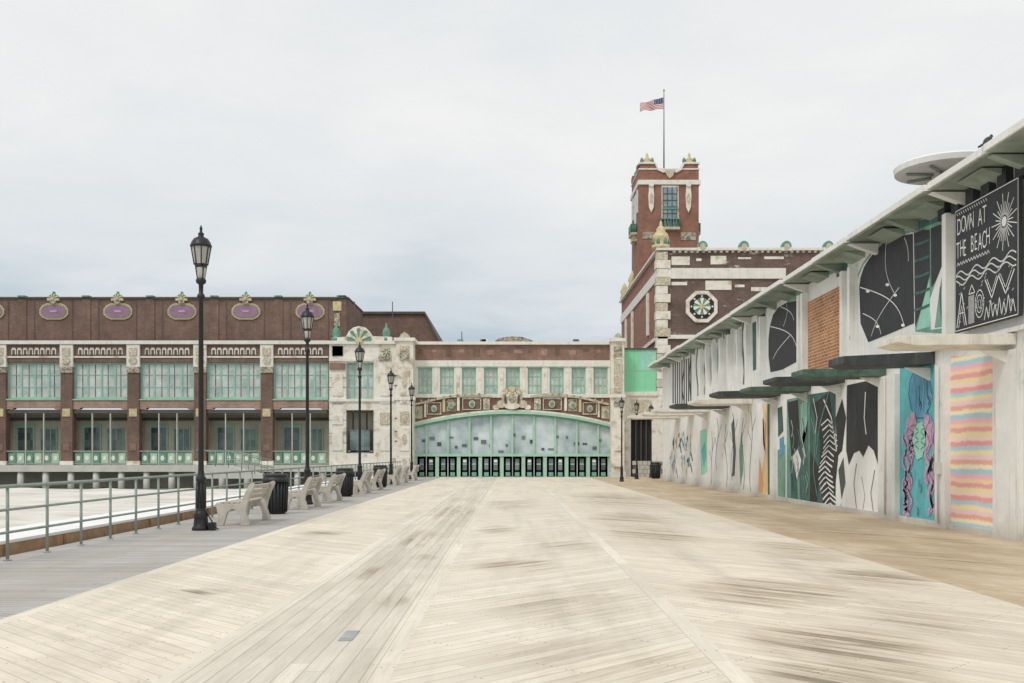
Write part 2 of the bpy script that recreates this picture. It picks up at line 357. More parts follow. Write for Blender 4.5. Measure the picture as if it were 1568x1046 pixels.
q=B('deck_hatch_plate'); q.box(-1.40,-1.29,8.0,8.45,0.001,0.006,paint('steel_plate',(168,172,172),0.2,9,0.4,0.5)); q.done()
e=empty('timber_ledge')
q=B('fascia_board'); q.box(-7.72,-7.66,-10,64,-0.3,0.15,'fascia'); 
for i in range(38): q.box(-7.655,-7.60,-9+i*2,-8.88+i*2,-0.3,0.13,'fascia')
q.done(e)
q=B('white_capping'); q.box(-8.95,-7.64,-10,64,0.152,0.20,'wtop'); q.done(e)
# ---------------------------------------------------------------- handrail
e=empty('metal_railing'); q=B('posts'); RX=-7.12
y=9.25
while y<64:
    q.tube((RX,y,0),(RX,y,1.04),0.024,'rail'); q.lathe(RX,y,[(0.055,0),(0.055,0.015),(0.03,0.02)],'rail',10); y+=1.2
q.done(e)
q=B('rails')
for z,r in((1.05,0.026),(0.72,0.02),(0.40,0.02)): q.tube((RX,5,z),(RX,64,z),r,'rail')
q.done(e)
# ---------------------------------------------------------------- street lamps
def lamp(x,y,s=1.0):
    q=B('street_lamp')
    q.lathe(0,0,[(0.175,0),(0.175,0.05),(0.145,0.09),(0.13,0.25),(0.145,0.30),(0.11,0.36),(0.09,0.42),(0.085,0.95),(0.10,0.98),(0.10,1.03),(0.07,1.08),(0.055,1.2),(0.045,4.55),(0.07,4.58),(0.08,4.62),(0.07,4.66),(0.042,4.70),(0.046,4.86),(0.095,4.90),(0.10,4.96),(0.07,4.99)],'iron',16)
    for i in range(8):
        a=i*math.pi/4; q.tube((0.085*math.cos(a),0.085*math.sin(a),0.44),(0.083*math.cos(a),0.083*math.sin(a),0.94),0.016,'iron',6)
    q.lathe(0,0,[(0.075,4.97),(0.085,5.05),(0.10,5.20),(0.055,5.24),(0.06,5.27)],'lampg',12)
    q.lathe(0,0,[(0.11,5.205),(0.12,5.23),(0.11,5.25)],'iron',12)
    q.lathe(0,0,[(0.125,5.27),(0.185,5.60)],'lampg',8,smooth=False)
    for i in range(8):
        a=i*math.pi/4; c,s_=math.cos(a),math.sin(a); q.tube((0.128*c,0.128*s_,5.25),(0.19*c,0.19*s_,5.61),0.012,'iron',6)
    for i in range(4):
        a=i*math.pi/2+.4; c,s_=math.cos(a),math.sin(a); q.tube((0.07*c,0.07*s_,4.95),(0.125*c,0.125*s_,5.28),0.012,'iron',6)
    q.lathe(0,0,[(0.20,5.60),(0.215,5.63),(0.20,5.655),(0.185,5.70),(0.14,5.77),(0.06,5.81),(0.05,5.85),(0.065,5.87),(0.03,5.90),(0.022,5.95),(0.032,5.97),(0.008,6.04)],'iron',16)
    o=q.done(); o.location=(x,y,0); o.scale=(s,s,s); o.rotation_euler=(0,0,random.random()); return o
for i in range(5): lamp(-6.16+0.02*i,19.72+10.15*i,1.0 if i<3 else 0.97)
for (px,D) in((952,55),(975,60.5),(997,64.5)): lamp(fx(px,D),D,0.78 if D<60 else 0.8)
q=B('power_outlet_box'); q.box(-5.98,-5.86,19.6,19.75,0.0,0.16,'iron'); q.tube((-5.92,19.68,0.16),(-6.08,19.70,0.42),0.014,'iron'); q.tube((-5.9,19.66,0.1),(-5.78,19.6,0.03),0.014,'iron'); q.done(bevel=0.01)
# ---------------------------------------------------------------- benches
def bench(x,y,L=1.9):
    e=empty('park_bench',(x,y,0))
    prof=[(-0.60,0),(-0.46,0),(-0.42,0.12),(-0.38,0.27),(-0.28,0.345),(-0.14,0.32),(-0.08,0.14),(-0.10,0),(0.10,0),(0.07,0.12),(0.01,0.28),(0.04,0.44),(0.11,0.66),(0.20,0.84),(0.17,0.90),(0.10,0.88),(0.0,0.70),(-0.06,0.52),(-0.12,0.455),(-0.50,0.455),(-0.60,0.49),(-0.64,0.44),(-0.60,0.36),(-0.57,0.2)]
    q=B('concrete_supports')
    for k in(-L/2,L/2-0.11): q.prY(prof,k,k+0.11,'concb')
    q.done(e,0.012)
    q=B('slats')
    for xx in(-0.55,-0.44,-0.33,-0.22): q.box(xx,xx+0.085,-L/2+0.02,L/2-0.02,0.46,0.495,'slat')
    for (xx,z) in((-0.075,0.55),(-0.02,0.66),(0.035,0.77)):
        q.prY([(xx,z),(xx+0.03,z-0.01),(xx+0.07,z+0.075),(xx+0.04,z+0.085)],-L/2+0.02,L/2-0.02,'slat')
    q.done(e)
for y in(21.9,27.9,31.6,38.2,41.9,48.5,52.2,57.5): bench(-5.62,y)
def bin_(x,y):
    e=empty('trash_can',(x,y,0)); q=B('body')
    q.lathe(0,0,[(0.24,0),(0.25,0.05),(0.27,0.78)],'bin',20)
    for i in range(22):
        a=2*math.pi*i/22; c,s=math.cos(a),math.sin(a); q.tube((0.265*c,0.265*s,0.05),(0.30*c,0.30*s,0.80),0.026,'bin',6)
    q.done(e); q=B('lid'); q.lathe(0,0,[(0.30,0.80),(0.345,0.82),(0.35,0.88),(0.31,0.91),(0.30,0.95),(0.325,0.97),(0.31,1.0),(0.20,1.02),(0.19,0.97)],'bin',20); q.done(e)
bin_(-5.98,25.2); bin_(-6.0,45.4); bin_(-5.98,35.6); bin_(fx(1004,62),62); 
# ================================================================ LEFT WING
cv=empty('convention_hall')
D=67
q=B('left_wing_walls'); w=B('left_wing_windows'); g=B('left_wing_glass'); t=B('left_wing_trim')
xs=[-305+102*k for k in range(8)]
q.pb(-314,527.5,503,555,D,0,0.5,'bdark')
t.pb(-316,522,504,527.5,D,0.22,0.6,'white')
t.pb(-314,545.5,503,548,D,0.05,0.05,'cream')
for c in xs:
    q.pb(c-9,555,c+9,722,D,0.12,0.5,'bdark')
    t.pb(c-10,528,c+10,562,D,0.16,0.1,'cream'); t.pb(c-6,533,c+6,545,D,0.22,0.1,'orn'); t.pp(ellpts(c,552,6,6,10),D,0.24,0.1,'orn')
    t.pb(c-9.6,562,c+9.6,571,D,0.20,0.1,'orn2' )
    t.pb(c-6,626,c+6,638,D,0.17,0.1,'gold')
    t.pb(c-5,680,c+5,690,D,0.16,0.1,'bred')
    t.pb(c-10,706,c+10,712,D,0.18,0.1,'cream')
    a,z=c+9,c+93
    if z>504: z=503
    n=8
    for i in range(n):
        xx=a+7+(z-a-14)*(i+0.5)/n
        t.pp([(xx-3.4,543),(xx+3.4,543),(xx+3.4,535),(xx+2,532.5),(xx-2,532.5),(xx-3.4,535)],D,0.04,0.05,'cream')
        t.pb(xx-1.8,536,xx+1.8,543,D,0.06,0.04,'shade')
    grid(w,g,a,555,z,611,4,1,D,0.16,'green','glass',3.0,2.6)
    w.pb(a+3,573.2,z-3,574.4,D,-0.19,0.2,'green'); w.pb(a+3,592,z-3,593.2,D,-0.19,0.2,'green')
    for k in range(4):
        x_=a+3+(z-a-6)*(k+0.5)/4; w.pb(x_-0.4,558,x_+0.4,608,D,-0.2,0.2,'green')
    w.pb(a,611,z,613,D,0.1,0.2,'green')
    q.pp([(a,613),(z,613),(z,627),(z-9,627),(z-12,624.5),(a+12,624.5),(a+9,627),(a,627)],D,0.03,0.4,'spandrel')
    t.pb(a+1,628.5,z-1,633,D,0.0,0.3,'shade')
    for k in(0.35,0.68):
        xx=a+(z-a)*k; t.pb(xx-0.6,633,xx+0.6,712,D,0.05,0.1,'conc')
    for k in range(6):
        xx=a+2+(z-a-4)*k/6; t.pb(xx+1.2,694,xx+11.5,709,D,0.02,0.02,'green2' if k%2 else 'greend'); t.pp(ellpts(xx+6.4,701.5,3,4,8),D,0.05,0.02,'white')
    t.pb(a,690,z,692,D,0.06,0.06,'rail'); t.pb(a,709.3,z,711,D,0.06,0.06,'rail')
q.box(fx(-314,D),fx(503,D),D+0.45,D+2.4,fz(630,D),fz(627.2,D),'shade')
q.box(fx(-314,D),fx(503,D),D+1.9,D+2.4,fz(715,D),fz(630.2,D),'beige')
for c in xs:
    t.pb(c+24,650,c+52,712,D+1.8,0,0.08,'green'); t.pb(c+27,655,c+37.5,690,D+1.8,0.05,0.08,'glassd'); t.pb(c+39,655,c+49,690,D+1.8,0.05,0.08,'glassd')
    t.pb(c+60,655,c+86,692,D+1.8,0,0.08,'green'); t.pb(c+62,657,c+84,690,D+1.8,0.04,0.08,'glassd')
    for v_ in(69,77): t.pb(c+v_-0.5,657,c+v_+0.5,690,D+1.8,0.08,0.08,'green')
    t.pb(c+9,640,c+14,712,D+1.8,0.3,0.08,'beige'); t.pb(c+14,640,c+96,644,D+1.8,0.2,0.08,'shade')
q.box(fx(-316,D),fx(640,D),D-1.2,D+3.4,fz(722,D),fz(712.2,D),'conc')
for k in range(24):
    xx=fx(-300+k*38,D); q.lathe(xx,D-0.9,[(0.22,0),(0.22,1.6)],'conc',10,z0=-1.2)
q.box(fx(-316,D),fx(600,D),D+1.0,D+1.3,-1.2,fz(722,D),'beige')
q.box(fx(-314,D),fx(640,D),D+0.5,D+9,fz(524,D)-0.3,fz(524,D),'roofg')
q.done(cv); w.done(cv); g.done(cv); t.done(cv)
e=empty('access_ramp'); q=B('ramp_slab')
q.prY([(fx(300,62),0.0),(fx(410,62),0.0),(fx(410,62),0.12),(fx(345,62),0.78),(fx(300,62),0.78)],62,63.6,'conc'); q.done(e)
q=B('handrails')
for yy in(62,63.6):
    q.tube((fx(410,62),yy,1.1),(fx(345,62),yy,1.75),0.03,'rail'); q.tube((fx(345,62),yy,1.75),(fx(300,62),yy,1.75),0.03,'rail'); q.tube((fx(410,62),yy,0.65),(fx(345,62),yy,1.3),0.025,'rail')
    for k in range(6): 
        xx=fx(410-20*k,62); zz=min(0.78,0.12+0.66*k/3.25); q.tube((xx,yy,zz-0.02),(xx,yy,min(1.75,zz+0.98)),0.025,'rail')
q.done(e)
# attic
D=69.0
q=B('attic_walls'); t=B('attic_trim')
q.box(fx(-320,D),fx(533,D),D,75.6,fz(525,D),fz(457,D),'bdark')
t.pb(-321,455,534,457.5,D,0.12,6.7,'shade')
for k in range(-2,6):
    c=83+98*k
    if k<=4:
        t.pp([(c-22,474),(c-18,468),(c-11,464.5),(c+11,464.5),(c+18,468),(c+22,474),(c+22,481),(c+18,486),(c+11,489.5),(c-11,489.5),(c-18,486),(c-22,481)],D,0.08,0.05,'yellowg')
        t.pp([(c-19.5,475),(c-16,470),(c-10,467.5),(c+10,467.5),(c+16,470),(c+19.5,475),(c+19.5,480),(c+16,484),(c+10,486.8),(c-10,486.8),(c-16,484),(c-19.5,480)],D,0.12,0.05,'purple')
        shell(t,c,458,7.5,D,0.2,'gold','greend'); t.pb(c-9,457.6,c+9,461,D,0.22,0.1,'orn'); t.pb(c-1.2,447,c+1.2,451,D,0.15,0.1,'greend')
        t.pp(ellpts(c,463,5,3,10),D,0.24,0.1,'orn2')
        t.pp(ellpts(c,477,6,1.6,10),D,0.14,0.1,'pp')
    t.pb(c-54,453,c-43,455,D,0.2,0.3,'greend'); t.pb(c-55,458,c-42,524,D,0.06,0.05,'bdark')
    for dx in(-30,28): t.pb(c+dx-0.6,462,c+dx+0.6,524,D,0.03,0.05,'shade')
t.pb(510,462,523,476,D,0.1,0.05,'gold')
t.pb(512,480,521,500,D,0.1,0.05,'orn2'); t.pb(516,453,530,456,D,0.2,0.3,'greend')
q.done(cv); t.done(cv)
D=80
q=B('hall_auditorium')
q.prY([(fx(x,D),fz(y,D)) for x,y in((400,481),(652,481),(671,523),(671,600),(400,600))],D,D+30,'bdark')
q.prY([(fx(x,D),fz(y,D)) for x,y in((398,477.5),(651,477.5),(673,523),(670,523),(650,481.2),(398,481.2))],D-0.2,D+30.2,'shade')
q.done(cv)
# pylons
D=66.3
q=B('entrance_pavilion_walls'); t=B('pavilion_trim'); w=B('pavilion_window_frames'); g=B('pavilion_glass')
q.pb(504,527,530,722,D,0,1.6,'cream'); q.pb(572,527,607,722,D,0,1.6,'cream')
q.pb(530,527,572,555,D,-0.003,1.6,'cream'); q.pb(530,611,572,628,D,-0.003,1.6,'cream'); q.pb(530,694,572,722,D,-0.003,1.6,'cream')
q.pb(530,628,572,694,D,-1.2,1.5,'beige')
q.pb(607,523,633,736,D,0.25,2.0,'cream')
grid(w,g,530,555,572,611,4,3,D,0.3,'green','glass',2.5,1.4)
t.pb(502,522,609,527,D,0.15,1.6,'white'); t.pb(504,549,572,553,D,0.08,0.1,'white'); t.pb(504,611.5,607,615,D,0.1,0.1,'white')
t.pb(505,556,529,566,D,0.12,0.1,'bred');t.pb(580,545,599,552,D,0.1,0.1,'orn2')
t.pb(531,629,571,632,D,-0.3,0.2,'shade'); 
for xx in(540,550,561): t.pb(xx-1,632,xx+1,694,D,-0.3,0.1,'iron')
t.pb(536,658,566,694,D,-1.1,0.05,'glassd'); t.pb(533,690,570,692,D,-0.25,0.05,'rail')
t.pp([(512,522),(512,517),(530,516),(534,508),(541,502),(550,499.5),(560,502),(566,508),(570,515),(600,516),(600,522)],D,0.1,0.5,'cream')
shell(t,550,522,19,D,0.2,'cream','greend')
for xx in(514,591):
    t.lathe(fx(xx,D),D+0.2,[(0.32,0),(0.32,0.2),(0.2,0.3),(0.28,0.5),(0.2,0.8),(0.06,0.95),(0.04,1.2)],'greend',10,z0=fz(522,D))
for y0,y1,mm in((530,538,'orn'),(541,552,'orn2'),(566,606,'cream'),(612,618,'white'),(630,650,'orn'),(655,690,'cream'),(700,712,'white')):
    t.pb(613,y0,627,y1,D,0.32,0.1,mm); t.pb(582,y0+2,597,y1,D,0.06,0.1,mm if mm!='orn2' else 'orn')
    t.pb(509,y0+6 if y0>545 else 530,525,y1 if y1>560 else 545,D,0.06,0.1,'cream')
    t.pp(ellpts(620,(y0+y1)/2,3.6,min(8,(y1-y0)*0.35),10),D,0.38,0.1,'orn'); 
t.pb(604,518,636,523,D,0.4,2.1,'white'); t.pp([(612,518),(614,513),(620,509),(626,513),(628,518)],D,0.3,0.3,'orn')
t.pb(604,608,636,613,D,0.36,0.3,'white'); t.pb(603,722,637,736,D,0.4,0.6,'conc')
for y0 in(575,590,640,660,675): t.pb(604.5,y0,609,y0+1,D,0.28,0.1,'shade'); t.pb(504,y0+3,530,y0+3.6,D,0.012,0.1,'shade')
shell(t,592,540,6,D,0.1,'orn','greend',True)
q.done(cv); t.done(cv); w.done(cv); g.done(cv)
# centre arcade
D=67.6
ar=empty('grand_arcade')
q=B('arcade_walls'); t=B('arcade_trim'); w=B('arcade_window_frames'); g=B('arcade_glass')
q.pb(633,528,936,556,D,0,0.5,'bred'); t.pb(631,523.5,938,528,D,0.2,0.7,'white')
for k in range(14): q.pb(640+21*k,534+(k%3),640+21*k+random.uniform(6,14),534+(k%3)+random.uniform(4,12),D,0.012,0.1,'spandrel' if k%2 else 'bdark')
t.pb(633,552,936,561.5,D,0.08,0.3,'white'); t.pb(633,603.5,936,609,D,0.12,0.3,'white')
for k in range(9):
    a=640+33.6*k; grid(w,g,a,563,a+21.5,603,3,3,D,0.15,'green','glass',2.2,1.1)
    w.pb(a-0.5,561.6,a+22,563.5,D,0.0,0.2,'green')
for k in range(10):
    a=640+33.6*k; q.pb(max(633,a-12),561.5,min(a,936),603.5,D,0.0,0.4,'white')
    if 0<k<9: t.pb(a-8.5,566,a-3.5,603.4,D,0.05,0.05,'cream')
def ay(x): return 630+20*((x-784)/151.0)**2
N=40
for i in range(N):
    a=633+303*i/N; c=633+303*(i+1)/N
    q.pp([(a,609),(c,609),(c,ay(c)),(a,ay(a))],D,0,0.4,'bred')
    t.pp([(a,ay(a)),(c,ay(c)),(c,ay(c)+4),(a,ay(a)+4)],D,0.35,0.5,'green2')
    t.pp([(a,ay(a)-2.5),(c,ay(c)-2.5),(c,ay(c)-0.1),(a,ay(a)-0.1)],D,0.22,0.3,'cream')
    w.pp([(a,ay(a)+4.1),(c,ay(c)+4.1),(c,ay(c)+7),(a,ay(a)+7)],D,0.1,0.1,'greenm')
    g.pp([(a,ay(a)+4),(c,ay(c)+4),(c,730),(a,730)],D,-0.3,0.05,'glassa')
for s in(-1,1):
    X=lambda v: 784+s*v
    for (a,b_,c,d,mm,o) in((34,610,44,628,'orn',0.16),(47,610,76,628,'bdark',0.1),(80,607,84,629,'cream',0.2),(86,611,100,630,'orn2',0.1),(102,609,106,631,'gold',0.2),(108,616,130,635,'bdark',0.08),(131,616,134,639,'cream',0.18),(137,622,149,641,'orn',0.08)):
        x0,x1=sorted((X(a),X(c))); yb=min(d,ay(784+s*a)-3.5)
        t.pb(x0,b_,x1,yb,D,o,0.1,mm)
        if mm=='bdark':
            for (u0,u1,v0,v1) in((x0,x1,b_,b_+1.5),(x0,x1,yb-1.5,yb),(x0,x0+1.5,b_+1.5,yb-1.5),(x1-1.5,x1,b_+1.5,yb-1.5)): t.pb(u0,v0,u1,v1,D,o+0.06,0.1,'orn')
    t.pp([(X(28),606),(X(60),602),(X(104),607),(X(148),618),(X(148),621),(X(104),610.5),(X(60),605.5),(X(28),609.5)][::s],D,0.26,0.1,'orn')
    for v_,y_,r_ in((39,620,3.4),(61,619,5),(93,621,4.5),(119,626,4.5),(143,631,3.5)):
        t.pp(ellpts(X(v_),y_,r_,r_*1.2,12),D,0.24,0.1,'orn'); t.pp(ellpts(X(v_),y_,r_*0.6,r_*0.7,10),D,0.3,0.1,'greend')
    for k in range(9): t.pp(ellpts(X(50+k*11),604.5+max(0,(k-2))*1.6,1.8,2.6,8),D,0.3,0.1,'orn2')
for (x,y,rx,ry,o,mm) in((784,611,16,13,0.2,'orn'),(784,610,10,11,0.3,'cream'),(784,609,5,7,0.42,'orn2'),(768,619,7,6,0.3,'orn'),(800,619,7,6,0.3,'orn'),(760,624,5,4,0.25,'cream'),(808,624,5,4,0.25,'cream'),(784,622,12,5,0.35,'cream'),(774,600,4.5,5,0.3,'orn'),(794,600,4.5,5,0.3,'orn'),(784,596,5,4.5,0.36,'gold'),(774,612,2,6,0.4,'shade'),(794,612,2,6,0.4,'shade')):
    t.pp(ellpts(x,y,rx,ry,18),D,o,0.1,mm)
for k in range(37):
    x=637+ (932-637)*k/36
    big=(k%4==2)
    w.pb(x-(1.6 if big else 0.6),ay(x)+6,x+(1.6 if big else 0.6),697,D,0.12 if big else -0.1,0.2,'green2' if big else 'greenm')
for y in(648,655.5,663,671,679,688):
    dx=151*math.sqrt(max(0,min(1,(y-8-630)/20.0))); 
    th_=1.2 if y in(671,688) else 0.6
    w.pb(784-dx,y-th_,784+dx,y+th_,D,-0.12,0.2,'greenm')
# small dark-glass patches scattered over the lower glazing
for k in range(22):
    x=645+13*k+random.uniform(-3,3); y=random.uniform(660,690); g.pb(x,y,x+random.uniform(3,9),y+random.uniform(2,6),D,-0.285,0.0,'glassd')
w.pb(633,695.0,936,699,D,0.16,0.3,'green2')
for k in range(9):
    a=637+33*k
    w.pb(a-2.8,699,a+2.2,731,D,0.1,0.3,'green2')
    for j in range(2):
        x0=a+2.2+14.2*j; x1=x0+13
        w.pb(x0,699,x1,731,D,-0.05,0.1,'green2'); 
        w.pb(x0+3.4,702.5,x1-3.4,720,D,-0.02,0.05,'glassd')
        w.pb(x0+3.4,710,x1-3.4,711.5,D,0.0,0.02,'green2')
        if (k*2+j)%3==1: w.pb(x0+4,704,x1-4,708,D,0.0,0.02,'pw2')
        w.pb(x0+3,723,x1-3,729,D,-0.03,0.05,'greenm')
w.pb(933.0,699,936,731,D,0.1,0.3,'green2')
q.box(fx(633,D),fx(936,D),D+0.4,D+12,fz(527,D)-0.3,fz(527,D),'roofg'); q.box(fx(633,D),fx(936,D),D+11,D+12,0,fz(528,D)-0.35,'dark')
t.pp([(757,523),(764,518),(775,516),(784,515),(800,516),(812,520),(818,523)],D+3,0,2,'orn2')
for x,mm in((700,'greend'),(735,'bdark'),(738,'white'),(878,'shade')): t.pb(x,519,x+9,523.4,D,-0.2,0.5,mm)
t.tube((fx(706,D),D+1,fz(523,D)),(fx(706,D),D+1,fz(505,D)),0.03,'shade')
q.box(fx(500,D),fx(1030,D),66.01,80,-0.35,-0.02,'conc')
D2=66.6
q.pb(936,523,956,733,D2,0,1.6,'cream'); t.pb(934,518,958,523,D2,0.15,1.7,'white'); t.pb(934,604,958,609,D2,0.12,.1,'white'); t.pb(934,722,958,733,D2,0.15,.1,'conc')
for y0,y1,mm in((530,545,'orn2'),(550,600,'orn'),(612,622,'orn2'),(628,690,'cream'),(700,715,'cream')): t.pb(940,y0,952,y1,D2,0.08,0.1,mm)
t.pp([(940,518),(943,512),(946,510),(950,512),(952,518)],D2,0.1,0.3,'orn')
q.done(ar); t.done(ar); w.done(ar); g.done(ar)
# ================================================================ THEATRE
th=empty('theatre_building')
D=68.0; D1=91.4
q=B('walls'); t=B('trim')
X0=fx(1010,D); X1=fx(1330,D)
q.box(X0,X1,D,D1,0,fz(384,D),'btheat')
q.box(X0-0.02,X0+0.001,D+0.02,D1,fz(600,D),fz(384,D)-0.02,'btower')
t.box(X0-0.25,X1+.2,D-0.25,D1+.2,fz(384,D),fz(380.5,D),'white')
t.box(X0-0.12,X0+8.6,D-0.12,D1,fz(427,D),fz(411,D),'white'); t.box(X0+9.4,X1,D-0.12,D1,fz(426,D),fz(411,D),'white')
t.box(X0-0.16,X1,D-0.16,D1,fz(519,D),fz(513,D),'cream')
for a,b_,c,d in((1028,393,1056,406),(1088,392,1112,405),(1080,430,1120,444),(1150,440,1176,446),(1028,432,1052,437),(1066,396,1074,400),(1130,394,1150,397),(1125,436,1140,440),(1170,393,1200,397)): t.pb(a,b_,c,d,D,0.04,0.05,'cream')
for k in range(17):
    y=386+13*k; wd=21 if k%2 else 17
    t.pb(1005-(1 if k%2 else 0),y,1005+wd,y+12.4,D,0.2 if k%2 else 0.16,0.6,'cream' if k%3 else 'orn')
t.pb(1004,607,1026,735,D,0.2,0.6,'cream')
for yy in(73,82.4,87): t.box(X0-0.15,X0,yy,yy+0.8,fz(500,D),fz(430,D),'cream')
t.pp([(1074+26*math.cos(math.pi/8+i*math.pi/4),470+26*math.sin(math.pi/8+i*math.pi/4)) for i in range(8)],D,0.14,0.05,'cream')
t.pp([(1074+20*math.cos(math.pi/8+i*math.pi/4),470+20*math.sin(math.pi/8+i*math.pi/4)) for i in range(8)],D,0.17,0.05,'dark')
shell(t,1074,470,13,D,0.2,'cream','greend',True)
for i in range(8): t.pp(ellpts(1074+16*math.cos(i*.785),470+16*math.sin(i*.785),1.5,1.5,8),D,0.2,0.05,'cream')
for c in(1075,1138,1203,1267):
    t.pp(ellpts(c,378,7.5,8,16),D,0.3,0.1,'greend'); t.pp(ellpts(c,379,4.5,5,12),D,0.36,0.1,'orn'); t.pb(c-8,380,c+8,385,D,0.32,0.1,'cream')
for k in range(30): t.pb(1030+9*k,384.2,1034+9*k,387,D,0.1,0.05,'cream')
t.lathe(fx(1013,D),D+0.35,[(0.62,0),(0.62,0.25),(0.42,0.3),(0.5,0.55),(0.58,0.75),(0.5,1.0),(0.3,1.2),(0.32,1.35),(0.2,1.5),(0.1,1.6),(0.12,1.7),(0.03,1.95)],'gold',14,z0=fz(380,D))
for i in range(6):
    a=i*math.pi/3; t.lathe(fx(1013,D)+0.5*math.cos(a),D+0.35+0.5*math.sin(a),[(0.1,0),(0.12,0.3),(0.03,0.5)],'greend',8,z0=fz(380,D)+0.25)
for yy in(84,90): t.lathe(X0+0.1,yy,[(0.4,0),(0.3,0.3),(0.4,0.6),(0.25,1.0),(0.05,1.4)],'gold',10,z0=fz(380,D))
q.box(X0+0.3,X1-.3,D+.3,D1-.3,fz(379,D)-0.3,fz(379,D)+0.01,'roofg')
q.done(th); t.done(th)
q=B('connector_walls'); t=B('connector_trim'); D=67.8
q.pb(956,535,1005,601,D,0,0.5,'gpanel'); q.pb(956,601,1005,640,D,0.003,0.5,'cream'); q.pb(956,640,966,733,D,0.003,0.5,'cream'); q.pb(998,640,1005,733,D,0.003,0.5,'cream')
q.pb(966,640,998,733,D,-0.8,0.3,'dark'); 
q.pb(980,536,1004,567,D,0.006,0.1,M['mint'])
for xx in(956.6,972,988,1004): t.pb(xx-0.3,536,xx+0.3,600,D,0.012,0.02,'green')
t.pb(957,567,1004,568,D,0.014,0.02,'green')
t.pb(955,600,1006,606,D,0.12,0.2,'white'); t.pb(955,533,1006,535.5,D,0.1,0.5,'shade'); t.pb(964,638,1000,641,D,0.1,0.1,'white')
for xx in(974,982,990): t.pb(xx-0.7,641,xx+0.7,730,D,-0.5,0.1,'shade')
t.pb(967,612,997,632,D,0.05,0.1,'orn')
q.done(th); t.done(th)
q=B('stone_wall'); 
for r in range(4):
    for k in range(6):
        x0=970+k*7.2+(3 if r%2 else 0); q.pb(x0,706+r*6.4,x0+6.8,712+r*6.4,65.2,0.05*random.random(),0.6,'concb')
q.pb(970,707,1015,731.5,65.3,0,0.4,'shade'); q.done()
# ---------------------------------------------------------------- tower
tw=empty('brick_tower')
D=80.0; XL=fx(979,D); XR=fx(1070,D); DB=D+(XR-XL)+0.3
q=B('shaft'); t=B('tower_trim'); w=B('window_frames'); g=B('tower_window_glass')
q.box(XL,XR,D,DB,fz(430,D),fz(258,D),'btower')
t.box(XL-0.12,XR+0.12,D-0.12,DB+.12,fz(283,D),fz(276,D),'white')
t.box(XL-0.06,XR+0.06,D-0.06,DB+.06,fz(260,D),fz(258,D),'cream')
for (y0,y1) in((D-0.02,D+0.4),(DB-.4,DB+.02)):
    q.prY([(fx(x,D),fz(y,D)) for x,y in((980,258),(980,252),(1004,252),(1006,257.9))],y0,y1,'btower'); q.prY([(fx(x,D),fz(y,D)) for x,y in((1044,257.9),(1047,252),(1069,252),(1069,258))],y0,y1,'btower')
    t.prY([(fx(x,D),fz(y,D)) for x,y in((978,251.5),(978,249),(1004,249),(1008,258),(1016,261),(1034,261),(1042,258),(1046,249),(1071,249),(1071,251.5),(1048,251.5),(1043,261),(1036,264.5),(1014,264.5),(1007,261),(1002.5,251.5))],y0-0.1,y1+0.1,'white')
t.box(XL-0.1,XL+0.3,D+0.51,D+1.3,fz(258,D)+0.001,fz(249,D),'btower'); t.box(XL-0.1,XL+0.3,DB-1.3,DB-.51,fz(258,D)+0.001,fz(249,D),'btower')
for xx in(992,1057):
    for yy in(D+0.5,DB-0.7):
        t.lathe(fx(xx,D),yy,[(0.5,0),(0.5,0.12),(0.26,0.2),(0.32,0.35),(0.2,0.5),(0.1,0.6),(0.12,0.72),(0.03,0.95)],'gold',12,z0=fz(249,D))
        for s in(-1,1): t.lathe(fx(xx,D)+s*0.42,yy,[(0.12,0),(0.15,0.25),(0.05,0.45)],'greend',8,z0=fz(249,D)+0.1)
t.pb(1013,284.2,1039,348,D,0.03,0.05,'cream'); 
g.pb(1015,287,1037,346,D,0.06,0.05,'glassb')
for x in(1015,1022,1029,1036.4): w.pb(x-0.5,287,x+0.5,346,D,0.1,0.05,'shade')
for y in(297,307,317,327,337): w.pb(1015,y-0.4,1037,y+0.4,D,0.11,0.05,'shade')
t.pb(1014,318,1038,321,D,0.14,0.05,'greend')
for x in(997,1054):
    t.pp([(x-3.5,284.2),(x+3.5,284.2),(x+3.5,290),(x+4.5,300),(x+3.5,318),(x,326),(x-3.5,318),(x-4.5,300),(x-3.5,290)],D,0.12,0.05,'cream'); t.pp(ellpts(x,304,2.2,8,12),D,0.18,0.05,'orn'); t.pp(ellpts(x,282,4.5,5,12),D,0.22,0.05,'cream')
t.pp([(1018,262),(1033,262),(1030,270),(1025,274),(1021,270)],D,0.2,0.05,'orn')
for a in(1.0,3.7): t.box(XL-0.1,XL,D+a-0.25,D+a+0.25,fz(322,D),fz(286,D),'cream')
t.box(XL-0.05,XL,D+1.75,D+3.0,fz(346,D),fz(287,D),'glassb')
def balc(x0,x1,y0,y1):
    zf=fz(349,D); t.box(x0,x1,y0,y1,zf-0.2,zf,'orn'); t.box(x0,x1,y0,y1,zf+0.62,zf+0.7,'greend')
    n=7
    for i in range(n):
        for yy in(y0+0.03,y1-0.03): t.tube((x0+0.03+(x1-x0-0.06)*i/(n-1),yy,zf),(x0+0.03+(x1-x0-.06)*i/(n-1),yy,zf+0.65),0.03,'greend',6)
        for xx in(x0+0.03,x1-0.03): t.tube((xx,y0+0.03+(y1-y0-0.06)*i/(n-1),zf),(xx,y0+0.03+(y1-y0-.06)*i/(n-1),zf+0.65),0.03,'greend',6)
balc(fx(1012,D),fx(1040,D),D-0.4,D); balc(XL-0.5,XL,D+1.5,D+3.2); balc(XR,XR+0.4,D+1.3,D+3.2)
t.box(XL-.35,XL,D+1.7,D+3.0,fz(362,D),fz(351.7,D),'gold')
t.pb(1042,356,1066,368,D,0.05,0.05,'orn2'); t.pb(984,356,1005,366,D,0.04,0.04,'orn2')
